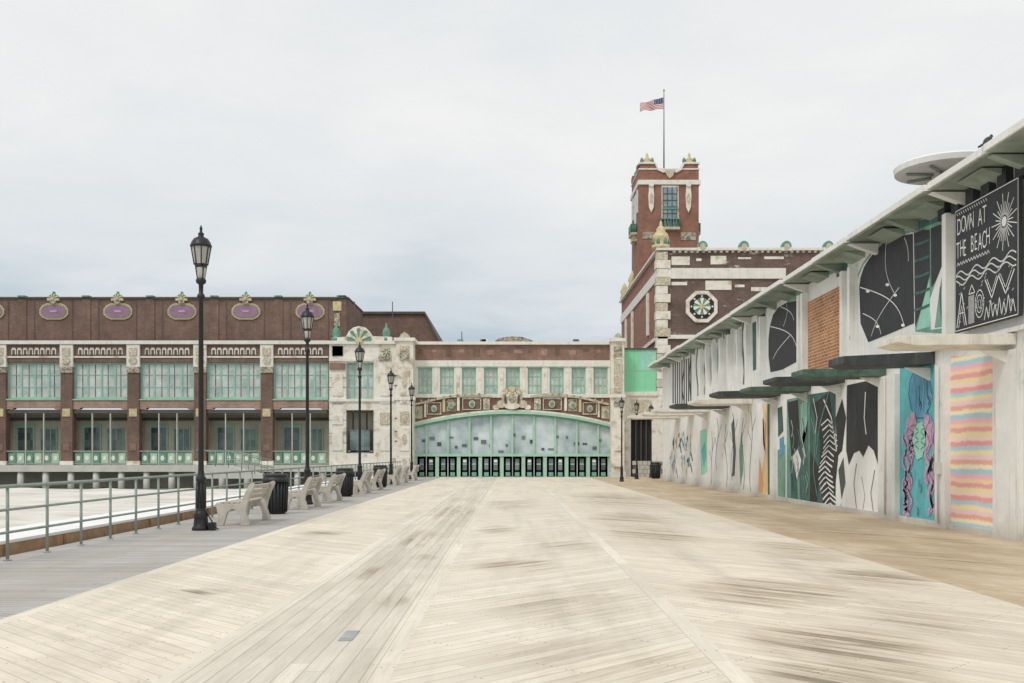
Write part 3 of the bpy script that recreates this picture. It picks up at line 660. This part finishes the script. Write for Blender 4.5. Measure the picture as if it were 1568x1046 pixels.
q.done(tw); t.done(tw); w.done(tw); g.done(tw)
fe=empty('flagpole'); q=B('pole'); px=fx(1017.5,82); q.tube((px,82.3,fz(262,82)),(px,82.3,fz(137,82)),0.06,'shade',10,0.03); q.ell((px,82.3,fz(136,82)),(0.09,0.09,0.09),'gold'); q.done(fe)
RED=paint('flag_red',(186,84,88),0.05,3,0); WHT=paint('flag_white',(236,232,232),0.03,3,0); BLU=paint('flag_blue',(62,70,110),0.05,3,0)
q=B('american_flag'); U=30;V=13; Wf=1.95;Hf=0.95
top=fz(147,82)
def fp(u,v):
    x=px-0.05-Wf*u; z=top-Hf*v*(1-0.35*u)-0.55*u+0.09*math.sin(u*9+v*1.5)*u; y=82.3+0.16*math.sin(u*10+v*2)*min(1,u*3); return (x,y,z)
for i in range(U):
    for j in range(V):
        mm=BLU if (i<U*0.4 and j<7) else (RED if j%2==0 else WHT)
        q.add([fp(i/U,j/V),fp((i+1)/U,j/V),fp((i+1)/U,(j+1)/V),fp(i/U,(j+1)/V)],[(0,1,2,3)],mm)
for i in range(5):
    for j in range(4):
        c=Vector(fp(0.04+i*0.075,0.07+j*0.125)); q.box(c.x-0.02,c.x+0.02,c.y-0.012,c.y+0.012,c.z-0.02,c.z+0.02,WHT)
q.done(fe)
# ================================================================ MURAL PAVILION
pv=empty('beach_pavilion')
XW=8.8
def wp(x,y,X=XW): 
    d=X*F/(x-CX); return (d,H+(HY-y)*X/(x-CX))
def dy(x,X=XW): return X*F/(x-CX)
ZR=6.55
q=B('walls')
q.box(XW,XW+9,4,58.2,-0.3,ZR,'pw')
q.done(pv)
q=B('roof')
ed=[4,12.5,16.9,19.3,21.6,24.0,26.6,29.7,33.2,36.8,40.4,44,48,52,55.5,58.6]
OV=[0,0.0,0.05,-0.03,0.06,0,0.08,-0.02,0.05,0,0.06,0.02,0,0.05,0]; HH=[0,0,0.0,-0.03,0.02,-0.03,0.0,-0.04,0,-0.05,0,-0.03,0,-.02,0]
for i in range(len(ed)-1):
    o=OV[i]; hh=HH[i]
    y0,y1=ed[i]+0.003,ed[i+1]-0.003
    q.box(8.0+o,XW+9.2,y0,y1,6.64+hh,6.76+hh,'pw'); 
    q.box(8.05+o,XW-0.004,y0+0.02,y1-0.02,6.60+hh,6.637+hh,'soff')
q.box(8.5,XW+9,4.2,58,6.77,6.81,'roofg')
q.done(pv)
q=B('roof_beams')
for i,y in enumerate(ed[1:]):
    q.prY([(8.10,6.565),(XW-0.003,6.565),(XW-0.003,6.32),(8.45,6.44)],y-0.1,y+0.1,'soff' if i%2 else 'pw')
    if i<13:
        ym=(y+ed[i+2])/2; q.prY([(8.3,6.565),(XW-0.003,6.565),(XW-0.003,6.42)],ym-0.5,ym+0.5,'soff')
q.done(pv)
q=B('frieze_blocks')
for i in range(8):
    y=15.6+i*0.62; q.box(XW-0.14,XW-0.004,y,y+0.32,6.24,6.55,'pk')
q.done(pv)
q=B('awnings')
def awn(y0,L,xf,z,th,mm,tilt=0.0):
    q.prY([(XW-0.003,z),(xf+0.3,z-tilt-0.02),(xf,z-tilt+0.04),(xf,z-tilt+th*0.75),(XW-0.003,z+th)],y0,y0+L,mm)
awn(17.35,1.0,6.72,3.42,0.20,'awnw')
awn(20.7,0.9,6.86,3.38,0.26,'awnk',0.03)
awn(23.4,1.0,6.84,3.34,0.22,'awng')
awn(26.3,1.3,6.95,3.40,0.20,'awnk')
awn(29.3,1.3,7.0,3.36,0.18,'awng')
awn(32.6,1.5,6.75,3.42,0.2,'awnk')
awn(36.4,1.6,6.7,3.36,0.2,'awnw'); awn(40.2,1.6,6.6,3.4,0.2,'awnk'); awn(44.2,1.6,6.4,3.4,0.2,'awnw'); awn(48,1.6,6.4,3.4,0.2,'awnw'); awn(52,1.6,6.2,3.4,0.2,'awnw')
for y0 in(17.5,20.9,23.6,26.6,29.6,33,37,41,45): 
    q.prY([(XW-0.003,3.33),(XW-0.55,3.33),(XW-0.003,3.05)],y0,y0+0.09,'pw')
q.done(pv,0.012)
q=B('piers')
for a,c in((1530,1568),(1440,1456),(1352,1378),(1184,1190)):
    y1,y0=dy(a),dy(c); q.box(XW-0.12,XW-0.003,y0,y1,0,3.33,'pw')
for x in(1462,1300,1312,1238,1232,1172,1150,1136,1122,1110,1098,1088,1078): y=dy(x); q.box(XW-0.22,XW-0.003,y-0.09,y+0.09,3.75,6.28,'pw')
q.box(XW-0.05,XW-0.003,15.2,58.1,0,0.12,'pw')
q.box(XW-0.10,XW-0.003,11,58.1,3.64,3.72,'pw')
q.done(pv)
q=B('conduit_and_boxes')
q.tube((XW-0.16,20.2,0.1),(XW-0.16,20.2,3.3),0.02,'conc'); q.tube((XW-0.15,23.1,0.1),(XW-0.15,23.1,3.3),0.02,'conc')
q.box(XW-0.2,XW-0.12,20.1,20.3,1.1,1.35,'conc'); q.tube((XW-0.06,33.3,0.1),(XW-0.06,33.3,3.3),0.03,'pg')
q.done(pv)
q=B('painted_mural'); 
def P(pts,mm,layer=1):
    X=XW-0.004*layer
    v=[]
    for x,y in pts: d,z=wp(x,y); v.append((X,d,z))
    q.add(v,[tuple(range(len(v)))],mm)
def S(pts,wdt,mm,layer=3,closed=False):
    X=XW-0.004*layer; w3=[wp(x,y) for x,y in pts]
    if closed: w3.append(w3[0])
    L=[];R=[]
    for i,(a,b_) in enumerate(w3):
        p0=w3[max(0,i-1)];p1=w3[min(len(w3)-1,i+1)]
        t_=Vector((p1[0]-p0[0],p1[1]-p0[1])); t_.normalize(); n_=Vector((-t_.y,t_.x))*wdt/2
        L.append((X,a+n_.x,b_+n_.y)); R.append((X,a-n_.x,b_-n_.y))
    n=len(L); q.add(L+R,[(i,i+1,n+i+1,n+i) for i in range(n-1)],mm)
P([(1456,546),(1530,541),(1530,818),(1456,806)],'stripe')
# teal mural with figure and dripping tentacles
P([(1378,562),(1440,558),(1440,803),(1378,793)],'pt')
hd=[(1396,626),(1392,604),(1394,583),(1400,569),(1409,563),(1418,567),(1424,580),(1427,602),(1424,624),(1416,640),(1404,640)]
P(hd,'pb',2); S(hd,0.025,'ptd',3,True)
S([(1400,580),(1404,600),(1402,625)],0.03,'pt',4); S([(1412,570),(1416,595),(1413,630)],0.03,'mint',4); S([(1420,585),(1421,610)],0.03,'ptd',4); S([(1408,590),(1409,612)],0.02,'ptd',4)
for cx,y0,y1,wd in((1386,665,770,0.10),(1391,655,745,0.16),(1397,650,700,0.16),(1404,650,690,0.2),(1413,650,690,0.2),(1421,640,740,0.18),(1429,650,790,0.12),(1395,700,790,0.09),(1426,700,790,0.16),(1388,740,790,0.2)):
    S([(cx+3*math.sin(k*1.3+cx),y0+(y1-y0)*k/14) for k in range(15)],wd,'pp',4)
    S([(cx+1+3*math.sin(k*1.3+cx+0.3),y0+(y1-y0)*k/14) for k in range(15)],0.018,'ptd',5)
P([(1388,648),(1394,636),(1402,630),(1404,646),(1399,664),(1391,668)],'pp',5); P([(1416,634),(1426,636),(1432,652),(1430,676),(1421,690),(1417,664)],'pp',5)
P([(1402,650),(1414,646),(1420,664),(1414,700),(1405,704),(1399,676)],'mint',5)
for k in range(26): 
    x=1380+random.random()*58; y=570+random.random()*220
    S([(x,y),(x+1.5,y+6),(x+0.5,y+13)],0.035,random.choice(['pb','mint','ptd','pt','pp']),6 if k%3==0 else 2)
# black / white wave panel
P([(1297,590),(1352,578),(1352,688),(1345,712),(1338,690),(1330,682),(1322,700),(1316,690),(1308,694),(1300,712),(1296,690)],'pk')
P([(1296,700),(1300,714),(1308,697),(1316,693),(1322,703),(1330,686),(1338,694),(1345,716),(1352,692),(1352,796),(1296,787)],'pw2',1)
S([(1326,600),(1324,640),(1327,665)],0.06,'pw2'); S([(1340,720),(1334,755),(1338,785)],0.03,'pk'); S([(1312,710),(1308,740),(1312,780)],0.03,'pk'); S([(1344,590),(1340,620),(1345,650),(1341,680)],0.03,'pg'); S([(1308,600),(1312,640),(1306,680)],0.03,'pg'); S([(1320,730),(1325,760),(1321,785)],0.02,'pg')
P([(1280,600),(1296,594),(1295,786),(1288,770),(1280,784)],'pw2',1); P([(1280,640),(1290,610),(1296,640),(1290,690),(1282,700)],'pk',2)
P([(1284,720),(1292,700),(1295,740),(1289,765)],'pg',2)
# deep green / charcoal panel
P([(1240,604),(1280,598),(1280,784),(1240,777)],'ptd'); P([(1244,620),(1270,600),(1278,660),(1262,700),(1252,660)],'pk',2); P([(1240,690),(1256,720),(1250,778),(1240,776)],'pk',2)
P([(1258,640),(1276,650),(1284,700),(1276,779),(1262,776),(1255,720)],'pk',3)
for k in range(17):
    yy=645+8*k; o_=4*math.sin(k*.5); j_=random.uniform(-2,2); S([(1258+o_,yy+8+j_),(1264+o_,yy+1),(1268+o_,yy-3),(1273+o_,yy+2),(1278+o_+j_,yy+6)],0.03+0.03*random.random(),'pw2',4)
S([(1268+4*math.sin(k*.5),645+8*k) for k in range(17)],0.03,'pk',5)
S([(1262,612),(1274,640),(1282,690)],0.07,'pw2',4); S([(1270,600),(1256,650),(1250,700)],0.05,'ptg',4); S([(1243,640),(1250,670),(1246,720),(1252,760)],0.06,'ptg',4); S([(1246,610),(1252,640),(1249,665)],0.04,'pw2',4)
P([(1205,612),(1240,604),(1240,777),(1205,771)],'ptg'); P([(1206,616),(1222,612),(1226,680),(1212,700)],'pk',2); P([(1222,690),(1238,640),(1239,774),(1226,773)],'ptd',2); P([(1210,705),(1220,700),(1222,768),(1212,770)],'ptd',2)
P([(1226,620),(1236,612),(1236,660),(1229,690)],'mint',2); P([(1214,700),(1222,688),(1228,706),(1221,735)],'pw2',3)
for k in range(18):
    x=1208+random.random()*28; y=630+random.random()*110; S([(x,y),(x+3,y+12),(x+1,y+26)],0.03+0.02*random.random(),random.choice(['pw2','pg','ptg','mint','pk']),4)
S([(1230,610),(1226,660),(1234,700)],0.05,'pw2',3)
P([(1190,615),(1205,612),(1205,771),(1190,768)],'pw2'); P([(1191,625),(1198,622),(1200,660),(1192,670)],'ptd',2); P([(1191,690),(1203,680),(1203,765),(1191,762)],'ptg',2); P([(1194,672),(1201,668),(1201,694),(1195,700)],'pb',3)
P([(1175,619),(1189,616),(1189,768),(1176,765)],'ptd',1)
P([(1163,620),(1175,617),(1176,765),(1168,763)],'po'); P([(1160,618),(1168,617),(1172,690),(1167,720),(1162,680)],'pw2',2); P([(1163,700),(1169,740),(1167,763),(1161,762)],'peach',2); P([(1168,640),(1173,650),(1173,700),(1169,680)],'peach',2)
# white wall with slim trees
for x,y0,y1,a in((1150,630,755,2),(1138,640,750,-2),(1122,632,735,3),(1112,650,745,-2),(1098,640,720,2),(1090,660,742,1)):
    S([(x+a*math.sin(k),y0+(y1-y0)*k/6) for k in range(7)],0.05,'pg',2)
    S([(x+a,y0+30),(x+a+5,y0+10)],0.03,'pg',2); S([(x,y0+45),(x-4,y0+30)],0.03,'pg',2)
P([(1120,650),(1124,640),(1127,690),(1125,728),(1121,730),(1123,690)],'pg',2); P([(1072,660),(1082,656),(1083,722),(1074,728)],'mint',2); P([(1074,690),(1080,676),(1082,700),(1078,715)],'pt',3); P([(1132,690),(1136,660),(1138,720),(1134,745)],'ptg',2)
for k in range(34):
    x=1024+random.random()*34; y=665+random.random()*60; S([(x,y),(x+2.5*random.random(),y-6),(x+4*random.random(),y+8)],0.14,random.choice(['pb','pt','pk','pb','pw2','pb','peach']),2+k%3)
# upper murals
P([(1400,345),(1465,318),(1465,512),(1402,508)],'ptg',1)
P([(1316,440),(1318,425),(1323,410),(1330,398),(1340,385),(1352,373),(1365,366),(1380,361),(1398,358),(1400,495),(1360,512),(1330,524),(1318,495)],'pk',2)
P([(1400,357),(1414,352),(1424,352),(1424,420),(1412,470),(1402,500)],'pk',3); P([(1426,350),(1440,344),(1460,352),(1450,385),(1436,425),(1427,440)],'pk',3)
P([(1436,425),(1462,360),(1464,500),(1426,505),(1424,460)],'pw2',2); P([(1440,440),(1456,400),(1452,500),(1432,502)],'ptg',3); P([(1404,340),(1464,316),(1464,330),(1404,352)],'ptd',2)
P([(1412,470),(1424,425),(1425,500),(1404,506)],'mint',2); S([(1446,410),(1440,450),(1444,500)],0.05,'ptd',4); S([(1458,390),(1456,450),(1460,500)],0.04,'pw2',4)
S([(1311,440),(1314,422),(1322,404),(1334,388),(1350,372),(1366,362),(1398,353)],0.07,'ptg',1)
def arc(x0,y0,x1,y1,bul,n=14): return [(x0+(x1-x0)*i/n+bul*math.sin(math.pi*i/n),y0+(y1-y0)*i/n-bul*0.6*math.sin(math.pi*i/n)) for i in range(n+1)]
S(arc(1318,440,1386,500,14),0.025,'pw2',4); S(arc(1335,515,1378,440,-8),0.02,'pw2',4); S(arc(1358,372,1372,452,-7),0.02,'pw2',4); S(arc(1386,364,1392,400,2),0.02,'pw2',4); S(arc(1322,480,1350,512,6),0.02,'pw2',4)
for c in((1345,500),(1330,446),(1360,436),(1384,498),(1372,452)): P(ellpts(c[0],c[1],3,2.4,10),'pw2',5)
for yy in(375,400,425,450,475): S([(1401,yy),(1413,yy-3),(1424,yy-8)],0.06,'ptd',4)
P([(1177,545),(1177,520),(1179,500),(1184,482),(1192,471),(1204,464),(1222,460),(1224,552),(1198,566),(1180,570)],'pk',2)
S(arc(1180,500,1220,530,8),0.03,'pw2',3); S(arc(1196,470,1216,490,4),0.025,'pw2',3); S(arc(1184,550,1212,512,-5),0.025,'pw2',3); S(arc(1205,466,1200,500,3),0.025,'pw2',3)
P([(1205,448),(1232,432),(1234,556),(1225,558),(1224,458),(1205,464)],'ptg',1); P([(1226,455),(1233,440),(1233,520),(1226,540)],'ptd',2)
P([(1160,484),(1172,478),(1172,560),(1163,565)],'pk',1); P([(1152,495),(1158,492),(1158,566),(1153,568)],'ptd',1)
for k in range(11):
    x=1046+k*10+random.random()*3; y0=540-0.55*(x-1046); y1=612-0.25*(x-1046)
    S([(x+1.5*math.sin(j*1.3+k),y0+(y1-y0)*j/5) for j in range(6)],0.16+0.2*random.random(),random.choice(['pg','pk','ptg','pg','ptd']),1)
for k in range(9):
    x=1030+k*3.4; P([(x,556-0.3*(x-1030)),(x+1.6,555-0.3*(x-1030)),(x+1.6,618),(x,618)],'pk',2)
for (x,y0,y1) in((1268,400,425),(1290,385,425),(1310,378,400)): P([(x-9,y0+8),(x+8,y0),(x+8,y1-6),(x-9,y1)],random.choice(['ptg','ptd','soff']),1)
q.done(pv)
q=B('brick_infill'); y1,y0=dy(1237),dy(1294); q.box(XW-0.04,XW-0.003,y0,y1,3.76,6.0,'btan'); q.box(XW-0.08,XW-0.003,y0,y1,3.73,3.86,'pw'); q.done(pv)
q=B('round_roof_canopy'); cx_,cy_=10.75,24.6
q.lathe(cx_,cy_,[(1.05,0),(1.22,0.03),(1.25,0.16),(1.15,0.22)],'pw',36,z0=8.45,smooth=False)
q.lathe(cx_,cy_,[(0.35,0),(0.35,1.75)],'pw',16,z0=6.8)
for i in range(8):
    a=i*math.pi/4; q.tube((cx_+0.3*math.cos(a),cy_+0.3*math.sin(a),8.40),(cx_+1.0*math.cos(a),cy_+1.0*math.sin(a),8.42),0.035,'soff',6)
q.done(pv)
# ---------------------------------------------------------------- sign board
sg=empty('painted_sign_board'); XS=8.62
q=B('board'); q.box(XS,XS+0.06,16.92,19.38,3.86,6.24,'pk')
q.done(sg)
q=B('sign_drawing')
def line(pts,wd=0.035,X=XS-0.004):
    for (a,b_),(c,d) in zip(pts[:-1],pts[1:]):
        t_=Vector((c-a,d-b_)); 
        if t_.length<1e-5: continue
        t_.normalize(); n_=Vector((-t_.y,t_.x))*wd/2; e_=t_*wd*0.3
        q.add([(X,19.38-(a-e_.x+n_.x),3.86+b_-e_.y+n_.y),(X,19.38-(c+e_.x+n_.x),3.86+d+e_.y+n_.y),(X,19.38-(c+e_.x-n_.x),3.86+d+e_.y-n_.y),(X,19.38-(a-e_.x-n_.x),3.86+b_-e_.y-n_.y)],[(0,1,2,3)],'pw2')
line([(0.03,0.03),(2.43,0.03),(2.43,2.35),(0.03,2.35),(0.03,0.03)],0.015)
sx,sy=1.95,1.72
for i in range(26):
    a=2*math.pi*i/26; r0=0.12; r1=0.50 if i%2 else 0.34
    line([(sx+r0*math.cos(a),sy+r0*math.sin(a)),(sx+r1*math.cos(a)*0.9,sy+r1*math.sin(a))],0.018)
def poly(pts,X=XS-0.005): q.add([(X,19.38-a,3.86+b_) for a,b_ in pts],[tuple(range(len(pts)))],'pw2')
poly([(sx+0.09*math.cos(i*.5236),sy+0.09*math.sin(i*.5236)) for i in range(12)])
for k in range(3):
    line([(0.08+2.28*i/40,1.10-0.08*k+0.06*math.sin(i*0.55+k)) for i in range(41)],0.026)
line([(0.1,0.1),(0.3,0.75),(0.5,0.1)],0.028); line([(0.17,0.35),(0.43,0.35)],0.02); line([(0.18,0.1),(0.3,0.5),(0.42,0.1)],0.015)
for k in range(8): line([(0.60+0.03*k,0.10),(0.60+0.03*k,0.62)],0.012)
line([(0.6,0.66),(0.72,0.82),(0.85,0.66),(0.6,0.66)],0.02); 
for rr in(0.17,0.11,0.05): line([(1.03+rr*math.cos(t_*.42),0.42+rr*1.5*math.sin(t_*.42)) for t_ in range(16)],0.02)
for k in range(7): line([(1.22+k*0.16,0.10),(1.30+k*0.16,0.33+0.1*(k%2)),(1.38+k*0.16,0.10)],0.02)
line([(1.25,0.82),(1.5,0.45),(1.75,0.82),(2.0,0.45),(2.3,0.82)],0.026); line([(1.32,0.82),(1.5,0.56),(1.68,0.82)],0.015); line([(1.82,0.82),(2.0,0.56),(2.2,0.82)],0.015)
for k in range(12): line([(0.10+k*0.11,1.28),(0.15+k*0.11,1.34),(0.20+k*0.11,1.28)],0.016)
for k in range(14): line([(0.1+k*0.09,2.30),(0.14+k*0.09,2.25)],0.016)
for k in range(40):
    x=random.uniform(0.1,2.3); z=random.uniform(0.08,0.95); line([(x,z),(x+0.05,z+0.03)],0.012)
q.done(sg)
def text(txt,lx,lz,sz,sxx):
    cu=bpy.data.curves.new('tmp','FONT'); cu.body=txt; cu.size=sz; cu.offset=-0.004
    o=bpy.data.objects.new('tmp',cu); scene.collection.objects.link(o)
    bpy.context.view_layer.update()
    me=bpy.data.meshes.new_from_object(o.evaluated_get(bpy.context.evaluated_depsgraph_get())); bpy.data.objects.remove(o)
    me.materials.clear(); me.materials.append(M['pw2'])
    o=bpy.data.objects.new('lettering',me); scene.collection.objects.link(o)
    R=Matrix(((0,0,-1,XS-0.006),(-1,0,0,19.38-lx),(0,1,0,3.86+lz),(0,0,0,1))); o.matrix_world=R@Matrix.Scale(sxx,4,(1,0,0)); o.parent=sg
x_=0.10
for i,chh in enumerate('DOWN AT'): text(chh,0.10+0.175*i,1.87+0.02*math.sin(i*2.1),0.46,0.56)
for i,chh in enumerate('THE BEACH'): text(chh,0.08+0.15*i,1.42+0.02*math.sin(i*1.7),0.46,0.50)
# pigeon on roof edge
q=B('pigeon'); fm=paint('feather_grey',(70,72,78),0.3,30,0)
R=Matrix.Rotation(math.radians(35),3,'Y')
q.ell((0,0,0.13),(0.13,0.06,0.065),fm,14,10,R); q.ell((-0.105,0,0.235),(0.035,0.03,0.035),fm); q.tube((-0.07,0,0.17),(-0.10,0,0.225),0.045,fm,10,0.028)
q.tube((-0.135,0,0.235),(-0.17,0,0.228),0.010,'iron',6,0.002); q.prY([(0.07,0.09),(0.24,-0.02),(0.22,-0.05),(0.05,0.05)],-0.035,0.035,fm)
for s in(-0.02,0.02): q.tube((-0.01,s,0.09),(-0.01,s,0.0),0.007,'fascia',6); q.tube((-0.01,s,0.004),(-0.05,s,0.004),0.006,'fascia',6)
o=q.done(); o.location=(8.12,17.0,6.76); o.rotation_euler=(0,0,math.radians(200)); o.scale=(0.8,0.8,0.8)
# ================================================================ world, sun, camera
wd=bpy.data.worlds.new('World'); scene.world=wd; wd.use_nodes=True; nt=wd.node_tree; N_=nt.nodes; L_=nt.links
bg=N_['Background']; sky=N_.new('ShaderNodeTexSky'); sky.sky_type='NISHITA'; sky.sun_disc=False; sky.dust_density=3
tc=N_.new('ShaderNodeTexCoord'); sep=N_.new('ShaderNodeSeparateXYZ'); L_.new(tc.outputs['Generated'],sep.inputs[0])
def wm(op,a,b_):
    n=N_.new('ShaderNodeMath'); n.operation=op
    for i,v in enumerate((a,b_)):
        if isinstance(v,(int,float)): n.inputs[i].default_value=v
        else: L_.new(v,n.inputs[i])
    return n.outputs[0]
zz=wm('ADD',wm('MAXIMUM',sep.outputs[2],0.0),0.12)
cb=N_.new('ShaderNodeCombineXYZ'); L_.new(wm('DIVIDE',sep.outputs[0],zz),cb.inputs[0]); L_.new(wm('DIVIDE',sep.outputs[1],zz),cb.inputs[1])
def wnoise(sc_,det,ro,di,off):
    nz=N_.new('ShaderNodeTexNoise'); mp=N_.new('ShaderNodeMapping'); mp.inputs['Location'].default_value=off; L_.new(cb.outputs[0],mp.inputs[0]); L_.new(mp.outputs[0],nz.inputs['Vector'])
    nz.inputs['Scale'].default_value=sc_; nz.inputs['Detail'].default_value=det; nz.inputs['Roughness'].default_value=ro; nz.inputs['Distortion'].default_value=di
    return nz.outputs['Fac']
n1=wnoise(0.8,7,0.52,0.3,(1.3,0.4,0)); n2=wnoise(2.2,8,0.55,0.5,(5,2,0))
el=N_.new('ShaderNodeMapRange'); L_.new(sep.outputs[2],el.inputs[0]); el.inputs[1].default_value=0.11; el.inputs[2].default_value=0.30; el.inputs[3].default_value=0.16; el.inputs[4].default_value=0.86
fac=wm('ADD',wm('ADD',el.outputs[0],wm('MULTIPLY',wm('SUBTRACT',n1,0.5),1.15)),wm('MULTIPLY',wm('SUBTRACT',n2,0.5),0.55))
cr=N_.new('ShaderNodeValToRGB'); L_.new(fac,cr.inputs[0])
cr.color_ramp.elements[0].position=0.0; cr.color_ramp.elements[0].color=(*s2l((188,203,214)),1)
cr.color_ramp.elements[1].position=0.95; cr.color_ramp.elements[1].color=(*s2l((245,245,244)),1)
e_=cr.color_ramp.elements.new(0.42); e_.color=(*s2l((222,228,232)),1)
sc=N_.new('ShaderNodeVectorMath'); sc.operation='SCALE'; L_.new(cr.outputs[0],sc.inputs[0]); sc.inputs['Scale'].default_value=10.0
mx=N_.new('ShaderNodeMix'); mx.data_type='RGBA'; mx.inputs[0].default_value=0.96; L_.new(sky.outputs[0],mx.inputs[6]); L_.new(sc.outputs[0],mx.inputs[7])
L_.new(mx.outputs[2],bg.inputs[0]); bg.inputs[1].default_value=0.1
sl=bpy.data.lights.new('sun','SUN'); sl.energy=1.3; sl.angle=math.radians(16); sl.color=(1,0.95,0.88)
so=bpy.data.objects.new('sun',sl); scene.collection.objects.link(so)
dirv=Vector((-0.45,-0.62,1.0)).normalized(); so.rotation_euler=dirv.to_track_quat('Z','Y').to_euler(); so.location=(0,0,40)
sky.sun_elevation=math.asin(dirv.z); sky.sun_rotation=math.atan2(dirv.x,dirv.y)
cd=bpy.data.cameras.new('camera'); co=bpy.data.objects.new('camera',cd); scene.collection.objects.link(co)
co.location=(0,0,H); co.rotation_euler=(math.radians(90),0,0); cd.lens=35; cd.sensor_width=36; cd.shift_y=173/1568; cd.clip_end=6000; cd.clip_start=0.1
scene.camera=co
scene.view_settings.view_transform='Standard'; scene.view_settings.look='None'; scene.view_settings.exposure=0
